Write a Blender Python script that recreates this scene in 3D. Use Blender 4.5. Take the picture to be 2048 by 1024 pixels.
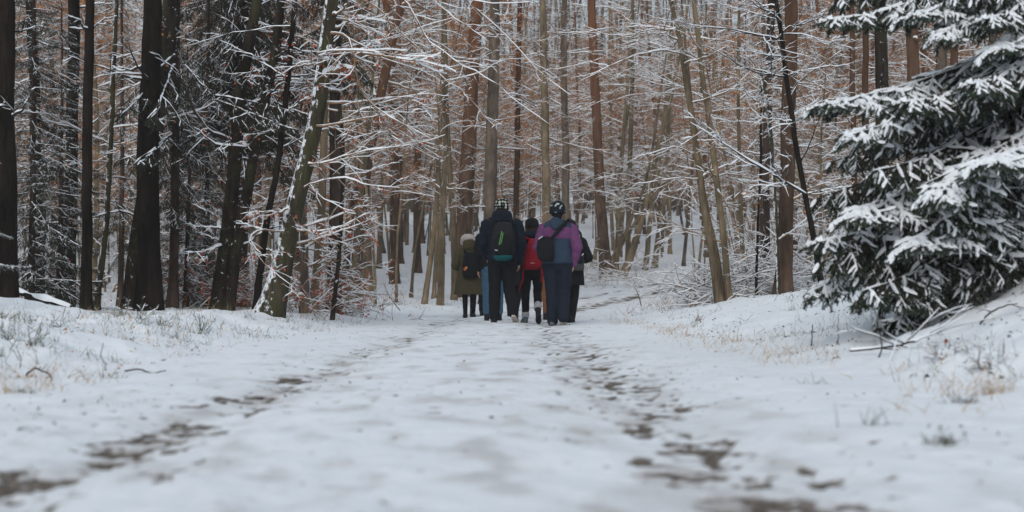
import bpy, math
import numpy as np
from mathutils import Vector, Matrix, Euler, noise as mnoise

for _o in list(bpy.data.objects):
    bpy.data.objects.remove(_o)
SC = bpy.context.scene
COL = SC.collection
rad = math.radians

# ---------------------------------------------------------------- camera, sky, sun, exposure
F = 2844.0            # focal length in pixels of the 2048 px wide frame (50 mm on 36 mm)
CAMZ = 0.41
HOR = 590.0
PITCH = math.atan((HOR - 512.0) / F)
cam_data = bpy.data.cameras.new('camera')
cam_data.lens = 50.0
cam_data.sensor_width = 36.0
cam_data.clip_start = 0.05
cam_data.clip_end = 2000.0
cam_data.dof.use_dof = True
cam_data.dof.focus_distance = 21.5
cam_data.dof.aperture_fstop = 2.5
cam = bpy.data.objects.new('camera', cam_data)
cam.location = (0, 0, CAMZ)
cam.rotation_euler = (math.pi / 2 + PITCH, 0, 0)
COL.objects.link(cam)
SC.camera = cam

SUN_EL, SUN_AZ = rad(34), rad(196)
world = bpy.data.worlds.new('World')
SC.world = world
world.use_nodes = True
wn, wl = world.node_tree.nodes, world.node_tree.links
wn.clear()
w_out = wn.new('ShaderNodeOutputWorld')
w_bg = wn.new('ShaderNodeBackground')
w_sky = wn.new('ShaderNodeTexSky')
w_sky.sky_type = 'NISHITA'
w_sky.sun_disc = False
w_sky.sun_elevation = SUN_EL
w_sky.sun_rotation = SUN_AZ
w_sky.air_density = 1.0
w_sky.dust_density = 5.0
w_mix = wn.new('ShaderNodeMix')
w_mix.data_type = 'RGBA'
w_mix.inputs[0].default_value = 0.72          # an even overcast over the clear sky
w_mix.inputs[7].default_value = (6.9, 8.1, 9.1, 1)
wl.new(w_sky.outputs[0], w_mix.inputs[6])
wl.new(w_mix.outputs[2], w_bg.inputs[0])
w_bg.inputs[1].default_value = 0.082
wl.new(w_bg.outputs[0], w_out.inputs[0])

sun_data = bpy.data.lights.new('sun', 'SUN')
sun_data.energy = 1.5
sun_data.angle = rad(45)
sun_data.color = (1.0, 0.97, 0.93)
sun = bpy.data.objects.new('sun', sun_data)
sun.rotation_euler = (math.pi / 2 - SUN_EL, 0, math.pi - SUN_AZ + math.pi)
sun.rotation_euler = Vector((-math.sin(SUN_AZ) * math.cos(SUN_EL), -math.cos(SUN_AZ) * math.cos(SUN_EL), -math.sin(SUN_EL))).to_track_quat('-Z', 'Y').to_euler()
COL.objects.link(sun)

SC.view_settings.view_transform = 'Standard'
SC.view_settings.look = 'None'
SC.view_settings.exposure = -0.05
SC.view_settings.gamma = 1.0
SC.view_settings.use_curve_mapping = False
SC.cycles.max_bounces = 6
SC.cycles.diffuse_bounces = 4
SC.cycles.glossy_bounces = 2
SC.cycles.transmission_bounces = 2
SC.cycles.volume_bounces = 1

# ---------------------------------------------------------------- helpers
_cp, _sp = math.cos(PITCH), math.sin(PITCH)
def ray(px, py):
    a, b = (px - 1024.0) / F, (512.0 - py) / F
    return np.array([a, _cp - b * _sp, _sp + b * _cp])
def P(px, py, Y):
    """the place at distance Y (metres ahead) that is seen at a pixel of the photograph"""
    d = ray(px, py)
    return np.array([0, 0, CAMZ]) + d * (Y / d[1])
def mpp(Y):
    return Y / F

def sstep(a, b, x):
    t = np.clip((np.asarray(x, float) - a) / (b - a), 0, 1)
    return t * t * (3 - 2 * t)

_pr = np.random.default_rng(77).permutation(512)
_pt = np.concatenate([_pr, _pr])
_ga = np.random.default_rng(78).uniform(0, 2 * math.pi, 512)
def pnoise(x, y, s=0):
    x = np.asarray(x, float) + 37.7 * s; y = np.asarray(y, float) + 11.3 * s
    xi = np.floor(x).astype(int); yi = np.floor(y).astype(int)
    xf, yf = x - xi, y - yi
    u = xf * xf * xf * (xf * (xf * 6 - 15) + 10); v = yf * yf * yf * (yf * (yf * 6 - 15) + 10)
    def g(ix, iy, fx, fy):
        a = _ga[_pt[(_pt[(ix + 3 * s) & 511] + iy) & 511]]
        return np.cos(a) * fx + np.sin(a) * fy
    a = g(xi, yi, xf, yf); b = g(xi + 1, yi, xf - 1, yf)
    c = g(xi, yi + 1, xf, yf - 1); d = g(xi + 1, yi + 1, xf - 1, yf - 1)
    return (a * (1 - u) + b * u) * (1 - v) + (c * (1 - u) + d * u) * v
def fbm(x, y, o=4, s=0):
    r, a, f = 0, 1.0, 1.0
    for i in range(o):
        r = r + a * pnoise(x * f, y * f, s + i); a *= 0.5; f *= 2.03
    return r

class Geo:
    """collects vertices and faces, then links them as one mesh object"""
    def __init__(self):
        self.v, self.q, self.t, self.qm, self.tm, self.n = [], [], [], [], [], 0
    def add(self, V, Q=None, T=None, m=0):
        V = np.asarray(V, float).reshape(-1, 3)
        if Q is not None and len(Q):
            Q = np.asarray(Q, int).reshape(-1, 4); self.q.append(Q + self.n); self.qm.append(np.full(len(Q), m))
        if T is not None and len(T):
            T = np.asarray(T, int).reshape(-1, 3); self.t.append(T + self.n); self.tm.append(np.full(len(T), m))
        self.v.append(V); self.n += len(V)
        return self
    def merge(self, g, m=None):
        for V, in zip(g.v): pass
        if not g.n: return self
        off = self.n
        self.v += g.v; self.n += g.n
        self.q += [a + off for a in g.q]; self.t += [a + off for a in g.t]
        self.qm += g.qm if m is None else [np.full(len(a), m) for a in g.q]
        self.tm += g.tm if m is None else [np.full(len(a), m) for a in g.t]
        return self
    def mesh(self, name, mats, smooth=True, origin=None):
        V = np.concatenate(self.v) if self.v else np.zeros((0, 3))
        if origin is not None: V = V - np.asarray(origin)
        Q = np.concatenate(self.q) if self.q else np.zeros((0, 4), int)
        T = np.concatenate(self.t) if self.t else np.zeros((0, 3), int)
        me = bpy.data.meshes.new(name)
        me.vertices.add(len(V)); me.vertices.foreach_set('co', V.ravel())
        loops = np.concatenate([Q.ravel(), T.ravel()])
        me.loops.add(len(loops)); me.loops.foreach_set('vertex_index', loops)
        st = np.concatenate([np.arange(len(Q)) * 4, len(Q) * 4 + np.arange(len(T)) * 3])
        me.polygons.add(len(st)); me.polygons.foreach_set('loop_start', st)
        mi = np.concatenate([np.concatenate(self.qm) if self.qm else np.zeros(0, int), np.concatenate(self.tm) if self.tm else np.zeros(0, int)])
        if not isinstance(mats, (list, tuple)): mats = [mats]
        for m in mats: me.materials.append(m)
        me.polygons.foreach_set('material_index', mi.astype(np.int32))
        me.polygons.foreach_set('use_smooth', np.full(len(st), smooth))
        me.update(calc_edges=True)
        return me
    def build(self, name, mats, parent=None, smooth=True, origin=None):
        return link(name, self.mesh(name, mats, smooth, origin), parent)

def link(name, me, parent=None):
    o = bpy.data.objects.new(name, me); COL.objects.link(o)
    if parent is not None: o.parent = parent
    return o
def tag(o, label=None, cat=None, group=None, kind=None):
    if label: o['label'] = label
    if cat: o['category'] = cat
    if group: o['group'] = group
    if kind: o['kind'] = kind
    return o
def empty(name, loc, label=None, cat=None, group=None, rz=0.0):
    o = bpy.data.objects.new(name, None); COL.objects.link(o)
    o.location = loc; o.rotation_euler = (0, 0, rz); o.empty_display_size = 0.1
    return tag(o, label, cat, group)
def copy_tree(o, parent=None):
    c = o.copy(); COL.objects.link(c); c.parent = parent
    for ch in o.children: copy_tree(ch, c)
    return c

def unit(v):
    return v / np.maximum(np.linalg.norm(v, axis=-1, keepdims=True), 1e-9)

def tubes(pts, rr, n=4, wob=0.0, rng=None):
    """pts (M,K,3), rr (M,K) -> verts, quads of M open tubes"""
    pts = np.asarray(pts, float); rr = np.asarray(rr, float)
    if pts.ndim == 2: pts = pts[None]; rr = rr[None]
    M, K, _ = pts.shape
    t = unit(np.gradient(pts, axis=1))
    mean = unit(pts[:, -1] - pts[:, 0])
    ref = np.where(np.abs(mean[:, 2:3]) > 0.8, np.array([[1.0, 0, 0]]), np.array([[0, 0, 1.0]]))[:, None, :]
    s = unit(np.cross(t, np.broadcast_to(ref, t.shape))); u = np.cross(s, t)
    a = np.arange(n) / n * 2 * math.pi
    R = rr[:, :, None, None]
    if wob and rng is not None: R = R * (1 + rng.normal(0, wob, (M, K, n, 1)))
    V = pts[:, :, None, :] + R * (np.cos(a)[None, None, :, None] * s[:, :, None, :] + np.sin(a)[None, None, :, None] * u[:, :, None, :])
    m, k, j = np.meshgrid(np.arange(M), np.arange(K - 1), np.arange(n), indexing='ij')
    b = (m * K + k) * n; j2 = (j + 1) % n
    Q = np.stack([b + j, b + j2, b + n + j2, b + n + j], -1).reshape(-1, 4)
    return V.reshape(-1, 3), Q

def snowstrip(pts, rr, rng, thick=0.016, prof=3, gap=0.15, wide=1.02, minw=0.0022):
    """a ridge of snow lying along the top of each branch"""
    pts = np.asarray(pts, float); rr = np.asarray(rr, float)
    if pts.ndim == 2: pts = pts[None]; rr = rr[None]
    M, K, _ = pts.shape
    t = unit(np.gradient(pts, axis=1))
    hz = np.sqrt(np.clip(1 - t[..., 2] ** 2, 0, 1))
    cover = sstep(0.42, 0.85, hz) * np.clip(rng.normal(1.0, 0.28, (M, K)), 0.3, 1.7)
    cover = cover * np.where(rng.random((M, K)) < gap, 0.15, 1.0) * np.clip(rng.normal(1.0, 0.25, (M, 1)), 0.35, 1.5)
    cover[:, -1] *= 0.45
    z = np.array([0, 0, 1.0])
    s = np.cross(t, z); s = unit(s + 1e-6)
    w = (rr * wide + minw) * np.clip(cover, 0, 1.15)
    h = (thick + 0.35 * rr) * cover
    base = pts + z * (rr * 0.55)[..., None]
    if prof == 3:
        ang = [(-1, 0.0), (0, 1.0), (1, 0.0)]
    else:
        ang = [(-1, -0.15), (-0.72, 0.66), (0, 1.0), (0.72, 0.66), (1, -0.15)]
    rows = [base + s * (w * a)[..., None] + z * (rr * 0.5 * max(b, 0) + h * b)[..., None] for a, b in ang]
    V = np.stack(rows, 2); n = len(ang)
    m, k, j = np.meshgrid(np.arange(M), np.arange(K - 1), np.arange(n - 1), indexing='ij')
    b = (m * K + k) * n
    Q = np.stack([b + j, b + n + j, b + n + j + 1, b + j + 1], -1).reshape(-1, 4)
    return V.reshape(-1, 3), Q

def walk(rng, p0, d0, L, K, wander=0.1, trop=0.0, flat=0.0):
    p0 = np.asarray(p0, float); d = unit(np.asarray(d0, float)); L = np.asarray(L, float)
    M = len(p0); pts = np.zeros((M, K, 3)); pts[:, 0] = p0
    for k in range(1, K):
        d = d + rng.normal(0, wander, (M, 3))
        d[:, 2] += trop
        if flat: d[:, 2] *= (1 - flat)
        d = unit(d)
        pts[:, k] = pts[:, k - 1] + d * (L / (K - 1))[:, None]
    return pts

def sprout(rng, pts, rr, n, t0=0.15, t1=0.98, ang=(35, 70), lr=(0.3, 0.5), flat=0.5, rfrac=0.6, minr=0.002):
    """children of each polyline: start, direction, length, radius"""
    M, K, _ = pts.shape
    L = np.linalg.norm(np.diff(pts, axis=1), axis=2).sum(1)
    pi = np.repeat(np.arange(M), n)
    t = rng.uniform(t0, t1, M * n)
    f = t * (K - 1); i = np.minimum(f.astype(int), K - 2); fr = (f - i)[:, None]
    p = pts[pi, i] * (1 - fr) + pts[pi, i + 1] * fr
    tan = unit(pts[pi, i + 1] - pts[pi, i])
    r = rr[pi, i] * (1 - fr[:, 0]) + rr[pi, i + 1] * fr[:, 0]
    v = rng.normal(0, 1, (M * n, 3)); v[:, 2] *= (1 - flat)
    v = unit(v - tan * (v * tan).sum(1, keepdims=True))
    a = np.radians(rng.uniform(ang[0], ang[1], M * n))[:, None]
    d = tan * np.cos(a) + v * np.sin(a)
    length = L[pi] * rng.uniform(lr[0], lr[1], M * n) * (1.15 - 0.75 * t)
    return p, d, length, np.maximum(r * rfrac, minr)

def taper(r0, K, end=0.25, p=1.0):
    return np.asarray(r0)[:, None] * (1 - (1 - end) * (np.linspace(0, 1, K) ** p))[None]

def leaf_quads(rng, pts, n, size=(0.03, 0.05), hang=0.03):
    M, K, _ = pts.shape
    i = rng.integers(0, M, n); k = rng.integers(0, K, n)
    p = pts[i, k] + rng.normal(0, hang * 0.5, (n, 3)); p[:, 2] -= rng.random(n) * hang
    a = unit(rng.normal(0, 1, (n, 3)) + np.array([0, 0, -0.7])); b = unit(np.cross(a, rng.normal(0, 1, (n, 3))))
    c = np.cross(a, b)
    s = rng.uniform(size[0], size[1], n)[:, None]
    V = np.stack([p, p + a * s * 0.55 + b * s * 0.34 + c * s * 0.12, p + a * s * 1.1, p + a * s * 0.5 - b * s * 0.34 + c * s * 0.1], 1)
    Q = np.arange(n * 4).reshape(n, 4)
    return V.reshape(-1, 3), Q

# ---------------------------------------------------------------- materials
def new_mat(name, rough=0.85, spec=0.2):
    m = bpy.data.materials.new(name); m.use_nodes = True
    b = m.node_tree.nodes['Principled BSDF']
    b.inputs['Roughness'].default_value = rough
    b.inputs['Specular IOR Level'].default_value = spec
    return m, m.node_tree.nodes, m.node_tree.links, b
def nd(ns, kind, **kw):
    n = ns.new(kind)
    for k, v in kw.items(): setattr(n, k, v)
    return n
def ramp(ns, stops):
    r = ns.new('ShaderNodeValToRGB'); e = r.color_ramp.elements
    while len(e) < len(stops): e.new(0.5)
    for i, (p, c) in enumerate(stops):
        e[i].position = p; e[i].color = (c[0], c[1], c[2], 1)
    return r
def rgbmix(ns, ls, fac, a, b):
    m = nd(ns, 'ShaderNodeMix', data_type='RGBA')
    if isinstance(fac, (int, float)): m.inputs[0].default_value = fac
    else: ls.new(fac, m.inputs[0])
    for idx, c in ((6, a), (7, b)):
        if isinstance(c, tuple): m.inputs[idx].default_value = (c[0], c[1], c[2], 1)
        else: ls.new(c, m.inputs[idx])
    return m.outputs[2]
def coords(ns, ls, scale=(1, 1, 1), space='Object'):
    tc = ns.new('ShaderNodeTexCoord'); mp = ns.new('ShaderNodeMapping')
    mp.inputs['Scale'].default_value = scale
    ls.new(tc.outputs[space], mp.inputs[0])
    return mp.outputs[0]
def noise_tex(ns, ls, vec, scale, detail=4, rough=0.6):
    n = ns.new('ShaderNodeTexNoise'); n.inputs['Scale'].default_value = scale
    n.inputs['Detail'].default_value = detail; n.inputs['Roughness'].default_value = rough
    if vec is not None: ls.new(vec, n.inputs['Vector'])
    return n
def bump(ns, ls, b, height, strength=0.5, dist=0.02):
    bp = ns.new('ShaderNodeBump'); bp.inputs['Strength'].default_value = strength; bp.inputs['Distance'].default_value = dist
    ls.new(height, bp.inputs['Height']); ls.new(bp.outputs[0], b.inputs['Normal'])
    return bp

def mat_snow(name='snow', col=(0.82, 0.85, 0.89), scale=18):
    m, ns, ls, b = new_mat(name, 0.75, 0.25)
    v = coords(ns, ls)
    n = noise_tex(ns, ls, v, scale, 5)
    r = ramp(ns, [(0.3, tuple(c * 0.93 for c in col)), (0.7, col)])
    ls.new(n.outputs[0], r.inputs[0]); ls.new(r.outputs[0], b.inputs['Base Color'])
    n2 = noise_tex(ns, ls, v, scale * 5, 4)
    bump(ns, ls, b, n2.outputs[0], 0.35, 0.01)
    return m

def mat_bark(name, dark, light, moss=None, moss_amt=0.5, upper=None, uz=(2.5, 5.5), plate=9.0, snow_side=None, speck=0.0):
    """furrowed bark; moss on patches, an orange upper stem for pines, wind-packed snow on one side where there is any"""
    m, ns, ls, b = new_mat(name, 0.92, 0.12)
    v = coords(ns, ls, (1, 1, 0.16))
    vo = coords(ns, ls)
    oi = ns.new('ShaderNodeObjectInfo')
    vor = nd(ns, 'ShaderNodeTexVoronoi', feature='DISTANCE_TO_EDGE'); vor.inputs['Scale'].default_value = plate * 2.2
    wn1 = noise_tex(ns, ls, v, plate, 6, 0.7)
    va = nd(ns, 'ShaderNodeVectorMath', operation='MULTIPLY_ADD')
    ls.new(wn1.outputs[1], va.inputs[0]); va.inputs[1].default_value = (0.12, 0.12, 0.12); ls.new(v, va.inputs[2])
    ls.new(va.outputs[0], vor.inputs['Vector'])
    r = ramp(ns, [(0.36, dark), (0.64, light)])
    ls.new(wn1.outputs[0], r.inputs[0])
    nb = noise_tex(ns, ls, coords(ns, ls, (1, 1, 0.5)), 2.6, 4, 0.6)
    rb_ = ramp(ns, [(0.35, (0.55, 0.55, 0.55)), (0.65, (1.45, 1.4, 1.35))]); ls.new(nb.outputs[0], rb_.inputs[0])
    mm = nd(ns, 'ShaderNodeMix', data_type='RGBA', blend_type='MULTIPLY'); mm.inputs[0].default_value = 1.0; ls.new(r.outputs[0], mm.inputs[6]); ls.new(rb_.outputs[0], mm.inputs[7])
    colr = mm.outputs[2]
    if moss:
        n2 = noise_tex(ns, ls, vo, 3.0, 5, 0.65)
        mr = nd(ns, 'ShaderNodeMapRange'); mr.inputs[1].default_value = 0.62 - 0.3 * moss_amt; mr.inputs[2].default_value = 0.85 - 0.3 * moss_amt
        ls.new(n2.outputs[0], mr.inputs[0])
        colr = rgbmix(ns, ls, mr.outputs[0], colr, moss)
    if upper:
        sx = ns.new('ShaderNodeSeparateXYZ'); ls.new(vo, sx.inputs[0])
        n3 = noise_tex(ns, ls, vo, 1.2, 3)
        ad = nd(ns, 'ShaderNodeMath', operation='MULTIPLY_ADD'); ls.new(n3.outputs[0], ad.inputs[0]); ad.inputs[1].default_value = 1.6; ls.new(sx.outputs[2], ad.inputs[2])
        mr2 = nd(ns, 'ShaderNodeMapRange'); mr2.inputs[1].default_value = uz[0]; mr2.inputs[2].default_value = uz[1]
        ls.new(ad.outputs[0], mr2.inputs[0])
        n4 = noise_tex(ns, ls, v, plate * 1.5, 5, 0.7)
        r2 = ramp(ns, [(0.3, tuple(c * 0.55 for c in upper)), (0.7, upper)]); ls.new(n4.outputs[0], r2.inputs[0])
        colr = rgbmix(ns, ls, mr2.outputs[0], colr, r2.outputs[0])
    # every tree a slightly different tone
    hsv = ns.new('ShaderNodeHueSaturation')
    mr3 = nd(ns, 'ShaderNodeMapRange'); mr3.inputs[3].default_value = 0.75; mr3.inputs[4].default_value = 1.25
    ls.new(oi.outputs['Random'], mr3.inputs[0]); ls.new(mr3.outputs[0], hsv.inputs['Value']); ls.new(colr, hsv.inputs['Color'])
    colr = hsv.outputs[0]
    if snow_side is not None or speck:
        n5 = noise_tex(ns, ls, coords(ns, ls, (1, 1, 0.8)), 13.0, 6, 0.72)
        src = n5.outputs[0]
        mr4 = nd(ns, 'ShaderNodeMapRange')
        if snow_side is not None:
            ge = ns.new('ShaderNodeNewGeometry')
            dt = nd(ns, 'ShaderNodeVectorMath', operation='DOT_PRODUCT'); ls.new(ge.outputs['True Normal'], dt.inputs[0])
            sv = Vector(snow_side).normalized(); dt.inputs[1].default_value = sv
            ma = nd(ns, 'ShaderNodeMath', operation='MULTIPLY_ADD'); ls.new(dt.outputs['Value'], ma.inputs[0]); ma.inputs[1].default_value = 0.24; ls.new(src, ma.inputs[2])
            src = ma.outputs[0]
            mr4.inputs[1].default_value = 0.665; mr4.inputs[2].default_value = 0.70
        else:
            mr4.inputs[1].default_value = 0.76 - speck; mr4.inputs[2].default_value = 0.79 - speck
        ls.new(src, mr4.inputs[0])
        colr = rgbmix(ns, ls, mr4.outputs[0], colr, (0.8, 0.83, 0.87))
        hsum = nd(ns, 'ShaderNodeMath', operation='MULTIPLY_ADD'); ls.new(mr4.outputs[0], hsum.inputs[0]); hsum.inputs[1].default_value = 0.5; ls.new(vor.outputs[0], hsum.inputs[2])
        hout = hsum.outputs[0]
    else:
        hout = vor.outputs[0]
    ls.new(colr, b.inputs['Base Color'])
    hs = nd(ns, 'ShaderNodeMath', operation='ADD'); ls.new(hout, hs.inputs[0]); ls.new(wn1.outputs[0], hs.inputs[1])
    bump(ns, ls, b, hs.outputs[0], 0.8, 0.03)
    return m

def mat_plain(name, c, var=0.25, scale=30, rough=0.85, spec=0.2, bmp=0.0, rnd=0.0):
    m, ns, ls, b = new_mat(name, rough, spec)
    v = coords(ns, ls)
    n = noise_tex(ns, ls, v, scale, 5, 0.65)
    r = ramp(ns, [(0.28, tuple(x * (1 - var) for x in c)), (0.72, tuple(min(x * (1 + var), 1) for x in c))])
    ls.new(n.outputs[0], r.inputs[0]); out = r.outputs[0]
    if rnd:
        oi = ns.new('ShaderNodeObjectInfo'); hsv = ns.new('ShaderNodeHueSaturation')
        mr3 = nd(ns, 'ShaderNodeMapRange'); mr3.inputs[3].default_value = 1 - rnd; mr3.inputs[4].default_value = 1 + rnd
        ls.new(oi.outputs['Random'], mr3.inputs[0]); ls.new(mr3.outputs[0], hsv.inputs['Value']); ls.new(out, hsv.inputs['Color']); out = hsv.outputs[0]
    ls.new(out, b.inputs['Base Color'])
    if bmp: bump(ns, ls, b, n.outputs[0], bmp, 0.01)
    return m

def mat_leaf(name, cols, scale=2.5):
    m, ns, ls, b = new_mat(name, 0.8, 0.15)
    v = coords(ns, ls)
    n = nd(ns, 'ShaderNodeTexVoronoi'); n.inputs['Scale'].default_value = scale * 6; ls.new(v, n.inputs['Vector'])
    sx = ns.new('ShaderNodeSeparateXYZ'); ls.new(n.outputs['Color'], sx.inputs[0])
    st = [(i / (len(cols) - 1), c) for i, c in enumerate(cols)]
    r = ramp(ns, st); ls.new(sx.outputs[0], r.inputs[0]); ls.new(r.outputs[0], b.inputs['Base Color'])
    b.inputs['Subsurface Weight'].default_value = 0.0
    return m

M = {}
M['snow'] = mat_snow()
M['bark_dark'] = mat_bark('bark_dark', (0.007, 0.0055, 0.0045), (0.024, 0.018, 0.015), moss=(0.018, 0.018, 0.011), moss_amt=0.3)
M['bark_spruce'] = mat_bark('bark_spruce', (0.025, 0.018, 0.015), (0.085, 0.060, 0.050), speck=0.02)
M['bark_beech'] = mat_bark('bark_beech', (0.085, 0.065, 0.044), (0.24, 0.185, 0.125), moss=(0.135, 0.115, 0.065), moss_amt=0.5, plate=6, speck=0.06)
M['bark_grey'] = mat_bark('bark_grey', (0.075, 0.058, 0.048), (0.19, 0.15, 0.12), moss=(0.08, 0.07, 0.04), moss_amt=0.3, plate=7, speck=0.06)
M['bark_pine'] = mat_bark('bark_pine', (0.042, 0.029, 0.022), (0.115, 0.074, 0.052), upper=(0.18, 0.080, 0.042), uz=(3.5, 9.0), plate=6, speck=0.05)
M['bark_plaster'] = mat_bark('bark_plaster', (0.022, 0.019, 0.014), (0.065, 0.055, 0.038), moss=(0.055, 0.055, 0.026), moss_amt=0.6, snow_side=(-0.95, -0.15, 0.35))
M['bark_specked'] = mat_bark('bark_specked', (0.010, 0.008, 0.0065), (0.034, 0.027, 0.021), moss=(0.045, 0.048, 0.022), moss_amt=0.4, speck=0.13)
M['twig'] = mat_plain('twig', (0.22, 0.130, 0.072), 0.4, 12, rnd=0.25)
M['twig_dark'] = mat_plain('twig_dark', (0.035, 0.026, 0.02), 0.4, 12, rnd=0.2)
M['needle'] = mat_plain('needle', (0.028, 0.048, 0.030), 0.5, 9, 0.6, 0.3, rnd=0.2)
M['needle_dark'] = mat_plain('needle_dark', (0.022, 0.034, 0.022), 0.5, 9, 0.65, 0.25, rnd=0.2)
M['leaf'] = mat_leaf('leaf', [(0.24, 0.10, 0.040), (0.50, 0.21, 0.075), (0.38, 0.18, 0.085), (0.60, 0.31, 0.13)])
M['leaf_red'] = mat_leaf('leaf_red', [(0.22, 0.05, 0.03), (0.40, 0.10, 0.05), (0.30, 0.10, 0.05)])
M['straw'] = mat_plain('straw', (0.42, 0.29, 0.17), 0.4, 14)
M['weed'] = mat_plain('weed', (0.075, 0.085, 0.05), 0.5, 14)
# ---------------------------------------------------------------- terrain
def pathc(y):
    y = np.asarray(y, float); q = np.clip(y - 22, 0, 30)
    return -0.27 + 0.0075 * q * q + np.clip(y - 52, 0, None) * 0.45
def rise(y):
    y = np.asarray(y, float); q = np.clip(y - 28, 0, 27)
    return 0.0016 * q * q + 0.095 * np.clip(y - 55, 0, 95)
# bare patches seen on the road: pixel centre and half-size -> ground ellipses
_pp = [(1565, 992, 88, 24), (1490, 1005, 40, 16), (1222, 762, 25, 9), (1228, 783, 14, 5), (1290, 772, 22, 6), (1282, 840, 34, 10), (1318, 815, 32, 5), (1402, 880, 46, 17),
       (1358, 927, 52, 8), (1300, 905, 26, 8), (1365, 803, 20, 4), (1198, 728, 18, 5), (1515, 935, 22, 7), (1650, 945, 24, 6), (1440, 905, 22, 8), (1445, 868, 18, 5),
       (1180, 707, 12, 3), (1250, 745, 10, 3), (1730, 1000, 34, 9), (1615, 925, 14, 4),
       (25, 950, 62, 15), (5, 1008, 44, 18), (125, 935, 34, 12), (140, 962, 20, 6), (235, 905, 50, 9), (290, 885, 60, 9), (350, 872, 34, 11), (372, 843, 34, 9), (300, 862, 40, 6), (215, 872, 24, 8), (437, 852, 18, 5), (402, 911, 8, 6), (330, 937, 26, 7),
       (475, 788, 40, 4), (600, 768, 26, 6), (575, 750, 28, 6), (505, 812, 22, 7), (545, 785, 10, 4), (380, 806, 20, 4)]
BARE = []
for _x, _y, _w, _h in _pp:
    _d = ray(_x, _y); _t = -(CAMZ + 0.0) / _d[2]; _c = _d * _t
    _dn = ray(_x, _y + _h); _df = ray(_x, _y - _h)
    BARE.append((_c[0], _c[1], 1.22 * _w / F * _t, 0.62 * abs(_df[1] * CAMZ / -_df[2] - _dn[1] * CAMZ / -_dn[2])))
def bare_mask(x, y):
    x = np.asarray(x, float); y = np.asarray(y, float)
    d = x - pathc(y)
    n = fbm(x * 15, y * 10.5, 4, 5)
    n2 = fbm(x * 1.6, y * 0.8, 2, 9)
    tl = np.exp(-((d + 0.77) / 0.20) ** 2) * sstep(5.0, 6.5, y) * 0.72
    tr = np.exp(-((d - 0.70) / 0.36) ** 2) * sstep(4.5, 6.0, y)
    far = sstep(26, 33, y)
    m = (tl + tr) * (0.58 + 0.42 * far) + 0.04 * np.exp(-(d / 1.1) ** 2) + n * 1.45 + n2 * 0.40 - 0.66
    m = np.where(np.abs(d) < 1.9, m, -1)
    wx = 0.35 * fbm(x * 9, y * 6, 3, 3); wy = 0.35 * fbm(x * 9, y * 6, 3, 13)
    near = (y < 24) & (y > 1.5) & (np.abs(x) < 4)
    e = np.full(x.shape, -1.0)
    for cx, cy, rx, ry in BARE:
        q = near & (np.abs(x - cx) < rx * 3) & (np.abs(y - cy) < ry * 3)
        if q.any():
            dd = np.hypot((x[q] - cx) / rx + wx[q] * 2.6, (y[q] - cy) / ry + wy[q] * 2.6)
            e[q] = np.maximum(e[q], 0.9 - dd * 0.75 + n[q] * 1.5)
    return np.clip(np.maximum(sstep(-0.05, 0.45, m), sstep(-0.10, 0.55, e)), 0, 1)
def H(x, y, fine=False):
    x = np.asarray(x, float); y = np.asarray(y, float)
    d = x - pathc(y)
    z = rise(y) + 0.0 * x
    lb = 0.07 + 0.13 * sstep(5, 10, y) * (1 - sstep(21, 26, y))
    z = z + lb * sstep(1.75, 3.3, -d) * (1 - 0.35 * sstep(5.5, 8, -d))
    z = z + 0.16 * np.exp(-(((x + 4.95) / 0.55) ** 2 + ((y - 14.2) / 1.1) ** 2)) - 0.10 * np.exp(-(((x + 4.65) / 0.3) ** 2 + ((y - 15.5) / 0.8) ** 2))
    hb = np.interp(y, [0, 8, 16, 25, 40, 70], [0.92, 0.90, 0.58, 0.40, 0.30, 0.2])
    u = np.clip((d - 2.0) / np.interp(y, [0, 12, 25], [2.9, 2.9, 2.9]), 0, 1)
    z = z + hb * (u * u * (3 - 2 * u) * 0.6 + u * 0.4) + 0.12 * np.clip(d - 5, 0, 12) * sstep(2.0, 5.0, d)
    rough = 0.25 + 0.75 * sstep(1.7, 2.6, np.abs(d))
    z = z + 0.045 * fbm(x * 0.55, y * 0.45, 3, 21) * (0.4 + rough) + 0.075 * rough * fbm(x * 1.9, y * 1.5, 4, 31) * sstep(1.2, 2.4, np.abs(d))
    z = z - 0.028 * (np.exp(-((d + 0.77) / 0.24) ** 2) + np.exp(-((d - 0.74) / 0.3) ** 2))
    if fine:
        z = z + 0.009 * fbm(x * 4.2, y * 3.2, 3, 41) + 0.006 * pnoise(x * 13, y * 9, 47)
        st = np.clip(fbm(x * 3.1 + 9, y * 2.2, 2, 51) - 0.12, 0, 1) * (np.abs(d) < 1.7)
        z = z - 0.016 * st
        z = z - 0.009 * bare_mask(x, y)
    return z
def hz(x, y):
    return float(H(np.array([x]), np.array([y]))[0])
def on_ground(px, py):
    """where the ray through a pixel first meets the ground"""
    d = ray(px, py); t = np.geomspace(1.5, 160, 4000)
    X, Yv, Z = d[0] * t, d[1] * t, CAMZ + d[2] * t
    k = np.argmax(Z < H(X, Yv))
    if k == 0: k = len(t) - 1
    return np.array([X[k], Yv[k], float(H(X[k:k + 1], Yv[k:k + 1])[0])])

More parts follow.
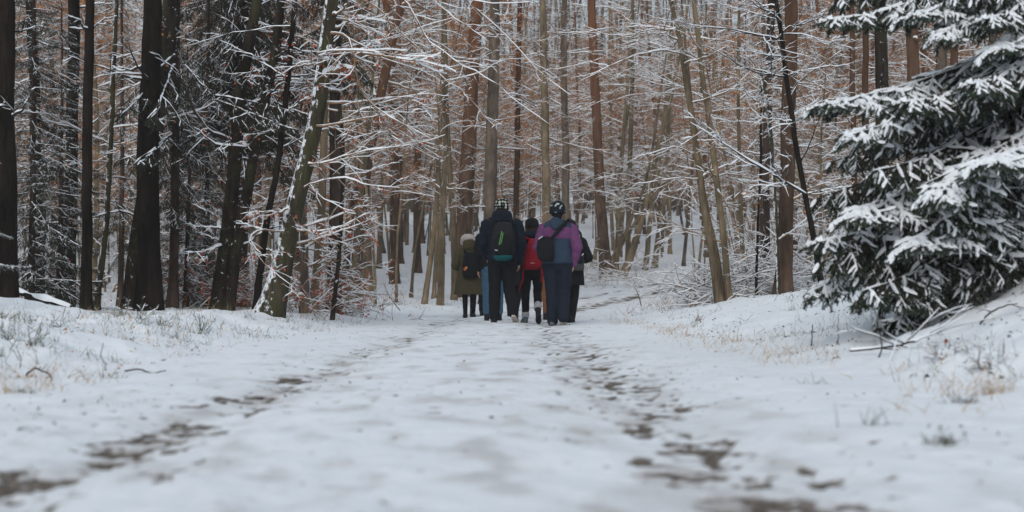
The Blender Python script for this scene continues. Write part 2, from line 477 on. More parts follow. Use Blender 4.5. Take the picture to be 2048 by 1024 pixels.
_ys = np.concatenate([np.linspace(-25, 1.0, 14)[:-1], np.exp(np.arange(math.log(1.0), math.log(130), 0.0092)), np.linspace(132, 420, 25)])
_un = np.linspace(-0.46, 0.46, 300)
_us = np.concatenate([-np.geomspace(3.0, 0.47, 34), _un, np.geomspace(0.47, 3.0, 34)])
YY, UU = np.meshgrid(_ys, _us, indexing='ij')
hw = np.maximum(YY, 1.0)
XX = UU * hw + np.sign(UU) * np.clip(np.abs(UU) - 0.46, 0, None) * 22.0
XX = np.where(YY < 1.0, UU * (1.0 + (1.0 - YY) * 0.6) + np.sign(UU) * np.clip(np.abs(UU) - 0.46, 0, None) * 22.0, XX)
ZZ = H(XX, YY, fine=True)
gr = Geo()
_R, _C = XX.shape
_i, _j = np.meshgrid(np.arange(_R - 1), np.arange(_C - 1), indexing='ij'); _b = _i * _C + _j
gr.add(np.stack([XX, YY, ZZ], -1).reshape(-1, 3), np.stack([_b, _b + 1, _b + _C + 1, _b + _C], -1).reshape(-1, 4))

def mat_ground():
    m, ns, ls, b = new_mat('snowy_ground', 0.8, 0.25)
    v = coords(ns, ls)
    n = noise_tex(ns, ls, v, 2.2, 6, 0.6)
    r = ramp(ns, [(0.3, (0.77, 0.80, 0.85)), (0.7, (0.83, 0.86, 0.90))]); ls.new(n.outputs[0], r.inputs[0])
    at = nd(ns, 'ShaderNodeAttribute', attribute_name='bare')
    nf = noise_tex(ns, ls, v, 30, 6, 0.75)
    ma = nd(ns, 'ShaderNodeMath', operation='MULTIPLY_ADD'); ls.new(nf.outputs[0], ma.inputs[0]); ma.inputs[1].default_value = 1.3; ma.inputs[2].default_value = -0.65
    ad = nd(ns, 'ShaderNodeMath', operation='ADD'); ls.new(at.outputs['Fac'], ad.inputs[0]); ls.new(ma.outputs[0], ad.inputs[1])
    mr = nd(ns, 'ShaderNodeMapRange'); mr.inputs[1].default_value = 0.30; mr.inputs[2].default_value = 0.85; ls.new(ad.outputs[0], mr.inputs[0])
    nm = noise_tex(ns, ls, v, 45, 6, 0.8)
    rm = ramp(ns, [(0.36, (0.030, 0.022, 0.018)), (0.5, (0.10, 0.078, 0.062)), (0.60, (0.26, 0.22, 0.18)), (0.68, (0.6, 0.6, 0.6))]); ls.new(nm.outputs[0], rm.inputs[0])
    # thin slush stained by the soil under it
    at2 = nd(ns, 'ShaderNodeAttribute', attribute_name='slush')
    c1 = rgbmix(ns, ls, at2.outputs['Fac'], r.outputs[0], (0.43, 0.40, 0.39))
    c2 = rgbmix(ns, ls, mr.outputs[0], c1, rm.outputs[0])
    ls.new(c2, b.inputs['Base Color'])
    n3 = noise_tex(ns, ls, v, 60, 5, 0.7)
    n4 = noise_tex(ns, ls, v, 9, 4, 0.6)
    sm = nd(ns, 'ShaderNodeMath', operation='MULTIPLY_ADD'); ls.new(n3.outputs[0], sm.inputs[0]); sm.inputs[1].default_value = 0.3; ls.new(n4.outputs[0], sm.inputs[2])
    bump(ns, ls, b, sm.outputs[0], 0.6, 0.03)
    return m
M['ground'] = mat_ground()
ground = gr.build('ground', M['ground'])
tag(ground, 'snow covered forest ground with a trodden track', kind='structure')
_at = ground.data.attributes.new('bare', 'FLOAT', 'POINT'); _bm = bare_mask(XX, YY); _at.data.foreach_set('value', _bm.ravel().astype(np.float32))
_dd = XX - pathc(YY)
_sl = np.clip(sstep(0.0, 0.5, fbm(XX * 4.4, YY * 2.4, 4, 61)) * np.exp(-(_dd / 1.4) ** 4) * 0.5 + sstep(0.0, 0.6, _bm) * 0.5, 0, 1)
_str = (np.exp(-((_dd + 0.77) / 0.17) ** 2) * 0.9 + np.exp(-((_dd - 0.70) / 0.34) ** 2) * 0.8) * np.clip(0.45 + 1.3 * fbm(XX * 4.0, YY * 1.1, 4, 67), 0, 1)
_sl = np.clip(_sl + _str * 0.55, 0, 1)
_at2 = ground.data.attributes.new('slush', 'FLOAT', 'POINT'); _at2.data.foreach_set('value', _sl.ravel().astype(np.float32))
# ---------------------------------------------------------------- plant builders
def resample(pts, rr, K, rng=None, jit=0.0):
    pts = np.asarray(pts, float); rr = np.asarray(rr, float)
    s = np.concatenate([[0], np.cumsum(np.linalg.norm(np.diff(pts, axis=0), axis=1))]); t = np.linspace(0, s[-1], K)
    # smooth through the given points
    def sm(a):
        out = np.interp(t, s, a)
        for _ in range(max(1, K // (3 * len(pts)))):
            out[1:-1] = 0.25 * out[:-2] + 0.5 * out[1:-1] + 0.25 * out[2:]
        return out
    q = np.stack([sm(pts[:, i]) for i in range(3)], 1)
    if rng is not None and jit:
        w = np.cumsum(rng.normal(0, jit, (K, 3)), 0); w -= np.linspace(0, 1, K)[:, None] * w[-1]; q[1:-1] += w[1:-1]
    return q, np.interp(t, s, rr)

def trunk_geo(pts, rr, rng, n=12, flare=0.55, spacing=0.22):
    L = np.linalg.norm(np.diff(np.asarray(pts), axis=0), axis=1).sum()
    K = int(np.clip(L / spacing, 8, 60))
    q, r = resample(pts, rr, K, rng, 0.006)
    up = np.linspace(0, L, K)
    r = r * (1 + flare * np.exp(-up / (1.6 * r[0] + 0.05)))
    V, Q = tubes(q, r, n)
    V = V.reshape(K, n, 3)
    a = np.arange(n) / n * 2 * math.pi
    lob = 1 + (0.10 * np.cos(3 * a + rng.uniform(0, 6)) + 0.08 * np.cos(5 * a + rng.uniform(0, 6)))[None] * np.exp(-up / 0.5)[:, None] + rng.normal(0, 0.018, (K, n))
    V = q[:, None] + (V - q[:, None]) * lob[..., None]
    return Geo().add(V, Q), q, r

def limb_geo(rng, pts, r0, n2=7, n3=4, n4=0, K=14, end=0.15, snow=0.016, jit=0.01, flat=0.45, l2=(0.28, 0.5), l3=(0.3, 0.5), trop=0.0, gap=0.12, prof=5, twig_mat=0):
    q, _ = resample(pts, np.ones(len(pts)), K, rng, jit)
    r1 = taper([r0], K, end)[0]
    b, s, tips = Geo(), Geo(), []
    b.add(*tubes(q, r1, 6))
    s.add(*snowstrip(q, r1, rng, snow, prof, gap))
    if n2:
        p, d, L, r = sprout(rng, q[None], r1[None], n2, 0.12, 0.97, (30, 65), l2, flat, 0.6)
        P2 = walk(rng, p, d, L, 6, 0.17, trop); R2 = taper(r, 6, 0.3)
        b.add(*tubes(P2, R2, 4)); s.add(*snowstrip(P2, R2, rng, snow * 0.85, 3, gap)); tips.append(P2)
        if n3:
            p, d, L, r = sprout(rng, P2, R2, n3, 0.12, 0.98, (30, 65), l3, flat, 0.65)
            P3 = walk(rng, p, d, L, 4, 0.2, trop); R3 = taper(r, 4, 0.5)
            b.add(*tubes(P3, R3, 3)); s.add(*snowstrip(P3, R3, rng, snow * 0.7, 3, gap)); tips.append(P3)
            if n4:
                p, d, L, r = sprout(rng, P3, R3, n4, 0.1, 0.98, (30, 65), l3, flat, 0.8)
                P4 = walk(rng, p, d, L, 3, 0.14, trop); R4 = taper(r, 3, 0.6)
                b.add(*tubes(P4, R4, 3)); s.add(*snowstrip(P4, R4, rng, snow * 0.6, 3, gap))
    return b, s, tips

def add_limb(parent, rng, pts, r0, twig, origin, leaf=0, leafmat='leaf', **kw):
    b, s, tips = limb_geo(rng, pts, r0, **kw)
    o = b.build('branch', M[twig], parent, True, origin)
    s.build('snow', M['snow'], o, True, origin)['kind'] = 'stuff'
    if leaf and tips:
        g = Geo()
        for t in tips[-1:]: g.add(*leaf_quads(rng, t, leaf))
        lo = g.build('leaves', M[leafmat], o, False, origin); lo['kind'] = 'stuff'
    return o

def hero_tree(name, label, cat, seed, Y, pix, bark, twig='twig', top=9.0, limbs=(), nrand=6, hrange=(1.0, 7.0), length=(0.8, 2.2), group=None,
              az=None, rise_=(-0.1, 0.5), leaf=0, leafmat='leaf', r_rand=0.27, snow=0.0095, base_z=None, flare=0.28, n2=7, n3=4, nsides=12, trop=0.01, gap=0.12, n4=0):
    """a tree whose stem passes through pixels (x, y, width) at distance Y; limbs: pixel paths with their own distances"""
    rng = np.random.default_rng(seed)
    pix = sorted(pix, key=lambda p: -p[1])
    if Y is None:
        Y = float(on_ground(pix[0][0], pix[0][1])[1]); length = (length[0] * Y / 32, length[1] * Y / 32); hrange = (hrange[0] * Y / 32, hrange[1] * Y / 32); top = max(top, 0.24 * Y)
    p3 = [P(a, b_, Y) for a, b_, c in pix]; rr = [c * 0.5 * mpp(Y) for a, b_, c in pix]
    bz = hz(p3[0][0], Y) if base_z is None else base_z
    # stem reaches down to the ground and on above the frame
    foot = p3[0].copy(); foot[2] = bz - 0.06
    if p3[0][2] > bz + 0.02:
        dirn = unit(p3[1] - p3[0]); foot = p3[0] - dirn * ((p3[0][2] - foot[2]) / max(dirn[2], 0.3))
        foot[2] = hz(foot[0], Y) - 0.06 if base_z is None else base_z - 0.06
        p3 = [foot] + p3; rr = [rr[0] * 1.05] + rr
    else:
        p3[0] = foot
    d = unit(p3[-1] - p3[-2])
    if p3[-1][2] < top:
        ext = (top - p3[-1][2]) / max(d[2], 0.4)
        d2 = unit(d + np.array([0, 0, 0.5]))
        p3.append(p3[-1] + d2 * ext); rr.append(max(rr[-1] * 0.45, 0.012))
    base = np.array([p3[0][0], Y, bz])
    root = empty(name, base, label, cat, group)
    g, q, r = trunk_geo(p3, rr, rng, nsides, flare)
    g.build('trunk', M[bark], root, True, base)
    for lb in limbs:
        path, r0, kw = lb
        pts = [P(a, b_, c) for a, b_, c in path]
        # start inside the stem
        k = np.argmin(np.linalg.norm(q - pts[0], axis=1) + 0.0)
        if kw.pop('join', True) and np.linalg.norm(q[k] - pts[0]) < 2.5: pts = [q[k]] + pts
        add_limb(root, rng, pts, r0, twig, base, leaf=kw.pop('leaf', leaf), leafmat=leafmat, **{**dict(n2=9, n3=4, snow=snow * 0.95, gap=0.16), **kw})
    zmin, zmax = bz + hrange[0], bz + hrange[1]
    ok = np.where((q[:, 2] > zmin) & (q[:, 2] < zmax))[0]
    for i in range(nrand if len(ok) else 0):
        k = rng.choice(ok)
        a = rng.uniform(0, 2 * math.pi) if az is None else rng.uniform(*az)
        L = rng.uniform(*length)
        dz = rng.uniform(*rise_)
        dv = unit(np.array([math.cos(a), math.sin(a), dz]))
        pts = walk(rng, q[k][None], dv[None], np.array([L]), 7, 0.09, trop)[0]
        add_limb(root, rng, pts, float(np.clip(r[k] * r_rand, 0.005, 0.018)), twig, base, leaf=leaf, leafmat=leafmat, n2=n2, n3=n3, n4=n4, snow=snow, gap=gap)
    return root

# ----- background trees: a few full trees, copied
def forest_tree(name, seed, height, r0, n1, first, len1, bark, twig, leaf, lean=0.04, ang=(55, 95), n2=6, n3=5, snow=0.014, stems=1, snow_sub=True):
    rng = np.random.default_rng(seed)
    root = empty(name, (0, 0, 0))
    tg, cg, sg, lg = Geo(), Geo(), Geo(), Geo()
    for s in range(stems):
        d = unit(np.array([rng.normal(0, lean), rng.normal(0, lean), 1.0]) + (np.array([rng.normal(0, 0.22), rng.normal(0, 0.22), 0]) if stems > 1 else 0))
        hh = height * rng.uniform(0.75, 1.0) if stems > 1 else height
        q = walk(rng, np.array([[rng.normal(0, 0.15) * (stems > 1), rng.normal(0, 0.15) * (stems > 1), -0.1]]), d[None], np.array([hh]), 18, 0.03, 0.015)
        rr = taper([r0], 18, 0.12, 1.1)
        a, _, _ = trunk_geo(q[0], rr[0], rng, 9, 0.5, 0.4); tg.merge(a)
        p, dd, L, r = sprout(rng, q, rr, n1 // stems, first, 0.99, ang, (1, 1), 0.75, 0.32, 0.006)
        t = (p[:, 2] / hh)
        L = len1 * rng.uniform(0.45, 1.0, len(p)) * (1.15 - 0.75 * t)
        P1 = walk(rng, p, dd, L, 8, 0.15, 0.012); R1 = taper(np.minimum(r, 0.035), 8, 0.2)
        cg.add(*tubes(P1, R1, 4)); sg.add(*snowstrip(P1, R1, rng, snow, 3, 0.1))
        p, dd, L, r = sprout(rng, P1, R1, n2, 0.12, 0.98, (30, 65), (0.3, 0.55), 0.55, 0.6, 0.004)
        P2 = walk(rng, p, dd, L, 5, 0.18, 0.0); R2 = taper(r, 5, 0.35)
        cg.add(*tubes(P2, R2, 3)); k2 = rng.random(len(P2)) < 0.75; sg.add(*snowstrip(P2[k2], R2[k2], rng, snow * 0.8, 3, 0.15))
        p, dd, L, r = sprout(rng, P2, R2, n3, 0.1, 0.98, (30, 65), (0.35, 0.6), 0.45, 0.7, 0.0035)
        P3 = walk(rng, p, dd, L, 3, 0.14, 0.0); R3 = taper(r, 3, 0.6)
        cg.add(*tubes(P3, R3, 3)); k3 = rng.random(len(P3)) < 0.3; sg.add(*snowstrip(P3[k3], R3[k3], rng, snow * 0.65, 3, 0.25))
        if leaf: lg.add(*leaf_quads(rng, P3[P3[:, 0, 2] < 10.5], leaf * 6 // (10 * stems), (0.045, 0.08), 0.05))   # dead leaves keep to the lower branches
    tg.build('trunk', M[bark], root)
    c = tag(cg.build('crown', M[twig], root), kind='stuff')
    tag(sg.build('snow', M['snow'], c), kind='stuff')
    if leaf: tag(lg.build('leaves', M['leaf'], c, False), kind='stuff')
    return root

def needles(rng, pts, per, length=0.017, width=0.0026, down=0.6, m=1):
    """needle triangles along polylines (M,K,3); per = count for each"""
    Mn, K, _ = pts.shape; N = Mn * per
    i = np.repeat(np.arange(Mn), per); f = rng.random(N) * (K - 1); k = np.minimum(f.astype(int), K - 2); fr = (f - k)[:, None]
    p = pts[i, k] * (1 - fr) + pts[i, k + 1] * fr; t = unit(pts[i, k + 1] - pts[i, k])
    v = rng.normal(0, 1, (N, 3)); v[:, 2] -= down; v = unit(v - t * (v * t).sum(1, keepdims=True))
    d = unit(t * rng.uniform(0.4, 0.9, (N, 1)) + v); sd = unit(np.cross(d, rng.normal(0, 1, (N, 3))))
    L = length * rng.uniform(0.7, 1.3, (N, 1))
    V = np.stack([p + sd * width, p - sd * width, p + d * L], 1)
    return V.reshape(-1, 3), np.arange(N * 3).reshape(N, 3)

def spruce_branch(seed, L=2.0, nl=30, droop=0.35, tipup=0.12, snow=0.02, wide=0.42, npm=150, hang=0.3, nm='needle', cover=1.0, nsub=7):
    """one bough along +X: bark and needles, and the snow that lies on it"""
    rng = np.random.default_rng(seed)
    K = 14; t = np.linspace(0, 1, K)
    ax = np.stack([t * L, np.cumsum(rng.normal(0, 0.008, K)), -droop * L * t ** 1.5 * 0.6 + tipup * L * t ** 3], 1)
    ra = 0.016 * (1 - 0.8 * t)
    bg, sgeo = Geo(), Geo()
    bg.add(*tubes(ax, ra, 5))
    tt = np.linspace(0.10, 0.985, nl) + rng.normal(0, 0.008, nl); tt = np.clip(tt, 0.05, 0.99)
    f = tt * (K - 1); i = np.minimum(f.astype(int), K - 2); fr = (f - i)[:, None]
    p = ax[i] * (1 - fr) + ax[i + 1] * fr; tan = unit(ax[i + 1] - ax[i])
    side = np.where(np.arange(nl) % 2 == 0, 1.0, -1.0)[:, None]
    a = np.radians(rng.uniform(30, 75, nl))[:, None]
    d = tan * np.cos(a) + side * np.array([0, 1.0, 0]) * np.sin(a); d[:, 2] -= hang * rng.uniform(0.2, 1.2, nl)
    ll = wide * L * np.minimum(1.0, 0.35 + 2.2 * tt) * (1 - tt) ** 0.75 * rng.uniform(0.4, 1.2, nl) + 0.06
    P1 = walk(rng, p, d, ll, 8, 0.10, -0.035 * hang / 0.3); R1 = taper(np.full(nl, 0.006), 8, 0.5)
    bg.add(*tubes(P1, R1, 3))
    # side twigs, alternate left and right, in the plane of the spray
    M1 = nl * nsub
    pi = np.repeat(np.arange(nl), nsub); u = np.tile(np.linspace(0.14, 0.93, nsub), nl) + rng.normal(0, 0.02, M1)
    f = np.clip(u, 0.02, 0.98) * 7; i = np.minimum(f.astype(int), 6); fr = (f - i)[:, None]
    p = P1[pi, i] * (1 - fr) + P1[pi, i + 1] * fr; tan = unit(P1[pi, i + 1] - P1[pi, i])
    sd = unit(np.cross(tan, np.array([0, 0, 1.0]))) * np.where(np.tile(np.arange(nsub), nl) % 2 == 0, 1.0, -1.0)[:, None]
    a = np.radians(rng.uniform(38, 60, M1))[:, None]
    d = tan * np.cos(a) + sd * np.sin(a); d[:, 2] -= rng.uniform(0.05, 0.55, M1) * hang / 0.3
    l2 = ll[pi] * 0.42 * (1.05 - 0.75 * u) * rng.uniform(0.5, 1.4, M1) + 0.03
    P2 = walk(rng, p, d, l2, 5, 0.12, -0.04); R2 = taper(np.full(M1, 0.0035), 5, 0.6)
    bg.add(*tubes(P2, R2, 3))
    ml = float(ll.mean()); ms = float(l2.mean())
    bg.add(*[x for x in (lambda r: (r[0], None, r[1]))(needles(rng, P1, int(npm * ml) + 4))], m=1)
    bg.add(*[x for x in (lambda r: (r[0], None, r[1]))(needles(rng, P2, int(npm * ms) + 4))], m=1)
    bg.add(*[x for x in (lambda r: (r[0], None, r[1]))(needles(rng, ax[None, 5:], int(npm * L * 0.8)))], m=1)
    if snow:
        sgeo.add(*snowstrip(*resample(ax, ra * 0.6, 40, rng, 0.003), rng, snow * 0.8, 5, 0.3, 1.1, 0.003))
        k1 = rng.random(nl) < cover; k2 = rng.random(M1) < cover * 0.9
        if k1.any(): sgeo.add(*snowstrip(P1[k1], R1[k1] * 0.6 + 0.002, rng, snow, 5, 0.25, 1.0, 0.0012))
        if k2.any(): sgeo.add(*snowstrip(P2[k2], R2[k2] + 0.002, rng, snow * 0.9, 5, 0.22, 1.0, 0.0016))
    return bg.mesh('branch', [M['twig_dark'], M[nm]], False), (sgeo.mesh('snow', M['snow'], True) if snow else None), 0.6 * droop - tipup

SPR_SNOWY = [spruce_branch(900 + i, 2.0, 66, dr, tu, 0.0085, 0.25, 190, hg, cover=cv + 0.08, nsub=9) for i, (dr, tu, hg, cv) in enumerate([(0.35, 0.10, 0.28, 0.75), (0.5, 0.16, 0.4, 0.45), (0.22, 0.05, 0.32, 0.7), (0.6, 0.2, 0.5, 0.4), (0.45, 0.1, 0.6, 0.3)])]
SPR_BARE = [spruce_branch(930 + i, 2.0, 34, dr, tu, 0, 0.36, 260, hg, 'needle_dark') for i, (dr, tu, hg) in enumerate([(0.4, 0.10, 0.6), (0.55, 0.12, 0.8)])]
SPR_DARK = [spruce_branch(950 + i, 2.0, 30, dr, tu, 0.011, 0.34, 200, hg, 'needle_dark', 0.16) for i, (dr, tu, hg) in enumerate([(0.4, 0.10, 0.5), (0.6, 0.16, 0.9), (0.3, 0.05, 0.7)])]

def put_branch(root, variants, k, p, direction, length, roll=0.0):
    """one bough, its base at p (world), pointing along direction"""
    me, sn, _ = variants[k % len(variants)]
    d = Vector(direction).normalized(); z = Vector((0, 0, 1)); y = z.cross(d)
    y = y.normalized() if y.length > 1e-3 else Vector((0, 1, 0)); z2 = d.cross(y)
    mat = Matrix((d, y, z2)).transposed().to_euler()
    o = link('branch', me, root)
    o.location = Vector(p) - root.location
    o.rotation_euler = mat; o.rotation_euler.rotate_axis('X', roll)
    s = length / 2.0; o.scale = (s, s, s)
    if sn: tag(link('snow', sn, o), kind='stuff')
    return o

def spruce(name, label, seed, x, y, height, r0, z0, z1, len0, variants, n, bark='bark_spruce', extra=(), az=None, dz=(-0.35, 0.15), group=None, cat='tree', inner=None):
    rng = np.random.default_rng(seed)
    bz = hz(x, y); root = empty(name, (x, y, bz), label, cat, group)
    pts = np.array([[x, y, bz - 0.08], [x + 0.03, y, bz + height * 0.5], [x, y, bz + height]])
    g, q, r = trunk_geo(pts, [r0, r0 * 0.6, 0.01], rng, 12, 0.5, 0.4)
    g.build('trunk', M[bark], root, True, (x, y, bz))
    for i in range(n):
        t = (i + rng.random()) / n
        z = z0 + (z1 - z0) * t
        a = i * 2.39996 + rng.normal(0, 0.3) if az is None or i % 3 == 0 else rng.uniform(*az)
        L = len0 * (1 - 0.55 * t) * rng.uniform(0.75, 1.15)
        put_branch(root, inner or variants, rng.integers(0, 9), (x, y, bz + z), (math.cos(a), math.sin(a), rng.uniform(*dz)), L, rng.normal(0, 0.15))
    for (pb, tip, k) in extra:
        pb = np.asarray(pb, float); v = np.asarray(tip) - pb
        v = v + np.array([0, 0, variants[k % len(variants)][2] * float(np.linalg.norm(v))])
        put_branch(root, variants, k, pb, v, float(np.linalg.norm(v)) * 1.02, rng.normal(0, 0.08))
    return root
# ---------------------------------------------------------------- hero trees, left side
UP = (0.0, 0.5)
hero_tree('spruce_tree', 'broad dark trunk cut by the left edge of the picture', 'tree', 11, 15.0, [(14, 610, 40), (15, 300, 37), (16, 0, 35)], 'bark_dark', 'twig_dark', 9, nrand=4, hrange=(1.6, 3.4), length=(0.4, 1.0), snow=0.010, n2=5, n3=3)
hero_tree('spruce_tree', 'dim thin trunk second from the left edge, behind the spruce thicket', 'tree', 12, 27.0, [(78, 600, 24), (72, 300, 22), (62, 0, 19)], 'bark_dark', 'twig_dark', 12, nrand=8, hrange=(1.5, 6), length=(0.5, 1.4), n2=5, n3=4)
hero_tree('spruce_tree', 'reddish dark trunk rising out of the spruce thicket at left', 'tree', 13, 23.0, [(136, 610, 27), (139, 300, 25), (143, 0, 23)], 'bark_dark', 'twig_dark', 11, nrand=8, hrange=(1.5, 6), length=(0.5, 1.3), n2=5, n3=3)
hero_tree('spruce_tree', 'slim straight bare trunk standing just left of the leaning dark stem', 'tree', 14, 17.0, [(174, 614, 23), (176, 400, 21), (178, 200, 20), (179, 0, 18)], 'bark_dark', 'twig_dark', 9, nrand=2, hrange=(3, 4), length=(0.3, 0.8), n2=3, n3=3)
hero_tree('oak_tree', 'thin leaning dark stem with snow on its left side near the slim straight trunk', 'tree', 15, 19.0, [(196, 612, 14), (212, 480, 12), (224, 300, 11), (231, 120, 9), (236, 0, 8)], 'bark_plaster', 'twig', 8, nrand=12, hrange=(0.8, 4.4), length=(0.7, 2.0), n2=6, n3=4, leaf=25)
hero_tree('spruce_tree', 'thickest brown trunk at left rising straight from the snow bank', 'tree', 16, 18.0, [(299, 616, 52), (298, 500, 46), (297, 300, 44), (303, 120, 40), (305, 0, 37)], 'bark_dark', 'twig_dark', 10, nrand=3, hrange=(2.6, 4), length=(0.5, 1.2), n2=4, n3=3, snow=0.01)
hero_tree('spruce_tree', 'dark trunk leaning right behind the thickest brown trunk at left', 'tree', 17, 19.2, [(258, 612, 30), (282, 450, 32), (312, 250, 34), (334, 90, 35), (344, 0, 35)], 'bark_specked', 'twig_dark', 10, nrand=5, hrange=(1.2, 4.4), length=(0.5, 1.2), n2=4, n3=3, snow=0.01)
hero_tree('oak_tree', 'left stem of the dark twin trunk with red leaves at its foot', 'tree', 18, 19.0, [(440, 606, 33), (452, 480, 30), (466, 340, 28), (474, 200, 24), (496, 80, 22), (508, 0, 20)], 'bark_specked', 'twig_dark', 9,
          limbs=[([(462, 280, 19), (420, 270, 18.6), (385, 225, 18.4), (360, 160, 18.2), (352, 60, 18)], 0.026, dict(n2=5, n3=3)),
                 ([(500, 290, 18.8), (430, 290, 18.4), (398, 262, 18.2), (375, 245, 18)], 0.02, dict(n2=5, n3=3))],
          nrand=9, hrange=(0.6, 4.2), length=(0.5, 1.8), leaf=18, leafmat='leaf_red')
hero_tree('oak_tree', 'right stem of the dark twin trunk, bending to the right as it climbs', 'tree', 19, 18.9, [(458, 606, 24), (470, 520, 22), (486, 420, 22), (500, 340, 21), (520, 240, 20), (546, 140, 19), (560, 40, 18), (564, 0, 17)], 'bark_specked', 'twig_dark', 9, nrand=7, hrange=(0.8, 4.2), length=(0.5, 1.5), leaf=15, leafmat='leaf_red')
hero_tree('oak_tree', 'slender dark leaning stem between the twin trunk and the snow plastered trunk', 'tree', 20, 18.6, [(512, 615, 15), (524, 510, 14), (538, 420, 13), (553, 330, 12), (572, 210, 12), (585, 90, 11), (592, 0, 10)], 'bark_dark', 'twig_dark', 8, nrand=9, hrange=(0.6, 4), length=(0.5, 1.6), leaf=15, leafmat='leaf_red')
hero_tree('oak_tree', 'leaning mossy trunk with its left side plastered in snow', 'tree', 21, 18.0, [(542, 614, 52), (556, 560, 44), (570, 500, 39), (590, 410, 36), (612, 320, 34), (632, 220, 31), (646, 120, 29), (658, 0, 26)], 'bark_plaster', 'twig', 9,
          limbs=[([(650, 128, 18), (600, 125, 17.4), (560, 150, 17)], 0.022, dict(n2=5, n3=3)),
                 ([(652, 108, 18), (690, 95, 17.6), (780, 110, 17.4), (860, 128, 17.2), (912, 142, 17)], 0.020, dict(n2=14, n3=4, flat=0.7, l2=(0.2, 0.4), snow=0.02)),
                 ([(648, 116, 18), (630, 112, 17.5), (680, 98, 17.2), (740, 100, 17), (810, 116, 16.8), (870, 115, 16.6)], 0.016, dict(n2=8, n3=3, flat=0.7, l2=(0.15, 0.35))),
                 ([(656, 60, 18), (690, 70, 17.6), (706, 110, 17.2), (713, 160, 17), (735, 205, 16.8), (775, 235, 16.7), (830, 260, 16.5), (862, 278, 16.4)], 0.019, dict(n2=8, n3=4, snow=0.012)),
                 ([(640, 155, 18), (668, 143, 17.7), (706, 138, 17.5)], 0.030, dict(n2=2, n3=2, end=0.6, snow=0.03)),
                 ([(622, 252, 18), (680, 246, 17.6), (760, 232, 17.3), (822, 205, 17), (850, 165, 16.8)], 0.016, dict(n2=9, n3=4)),
                 ([(606, 330, 18), (660, 322, 17.6), (720, 300, 17.3), (800, 290, 17), (890, 270, 16.8)], 0.012, dict(n2=9, n3=4)),
                 ([(590, 410, 18), (560, 430, 17.8), (520, 425, 17.6), (480, 428, 17.4)], 0.014, dict(n2=7, n3=4)),
                 ([(578, 445, 18), (640, 470, 17.6), (700, 445, 17.4), (740, 425, 17.2)], 0.012, dict(n2=7, n3=4)),
                 ([(575, 470, 18), (520, 455, 17.6), (490, 480, 17.4), (545, 540, 17), (600, 585, 16.9)], 0.012, dict(n2=7, n3=3)),
                 ([(598, 380, 18), (660, 360, 17.4), (740, 372, 17), (800, 375, 16.8)], 0.011, dict(n2=8, n3=4))],
          nrand=8, hrange=(0.7, 4.4), length=(0.6, 1.6), leaf=26, leafmat='leaf_red', az=(-1.2, 1.2), n2=5, n3=3)
hero_tree('dead_tree', 'short pale rotten trunk just right of the snow plastered trunk', 'tree', 22, 20.5, [(611, 624, 20), (610, 560, 18), (607, 470, 16), (606, 380, 14)], 'bark_grey', 'twig', 2.6, nrand=4, hrange=(0.4, 1.4), length=(0.3, 0.9), leaf=12)
hero_tree('beech_tree', 'brown trunk to the right of the short rotten trunk, red leaves around it', 'tree', 23, 22.0, [(628, 618, 17), (636, 500, 16), (646, 400, 16), (650, 250, 14), (655, 0, 12)], 'bark_beech', 'twig', 9,
          limbs=[([(634, 530, 22), (680, 560, 21.4), (715, 575, 21), (740, 590, 20.8)], 0.010, dict(n2=8, n3=4, leaf=90)),
                 ([(636, 505, 22), (690, 540, 21.6), (735, 530, 21.2), (775, 535, 21)], 0.010, dict(n2=8, n3=4, leaf=60))],
          nrand=10, hrange=(0.5, 4.4), length=(0.8, 2.0), leaf=30, leafmat='leaf_red')
hero_tree('beech_tree', 'mossy greenish trunk with snowy foot between the rotten trunk and the red pine', 'tree', 24, None, [(734, 594, 27), (732, 520, 23), (730, 400, 22), (724, 260, 20), (728, 100, 18), (730, 0, 17)], 'bark_beech', 'twig', 12, nrand=14, hrange=(2.2, 6.8), length=(1.0, 2.8), leaf=60)
hero_tree('beech_sapling', 'thin pale stem leaning against the mossy greenish trunk', 'tree', 25, None, [(696, 626, 11), (706, 550, 10), (714, 470, 10), (724, 380, 9), (736, 280, 8)], 'bark_beech', 'twig', 5, nrand=8, hrange=(0.5, 3.4), length=(0.6, 1.8), leaf=10)
hero_tree('pine_tree', 'straight red pine far left of the walkers, its foot in open snow', 'tree', 26, None, [(790, 552, 17), (787, 400, 15), (785, 200, 15), (783, 0, 14)], 'bark_pine', 'twig', 16, nrand=12, hrange=(3.0, 9), length=(0.6, 2.0), n2=5, n3=3)
hero_tree('pine_tree', 'pale reddish pine between the straight red pine and the mossy stem clump', 'tree', 27, None, [(836, 545, 15), (834, 400, 13), (836, 200, 13), (838, 0, 12)], 'bark_pine', 'twig', 17, nrand=12, hrange=(3.0, 10), length=(0.6, 2.0), n2=5, n3=3)
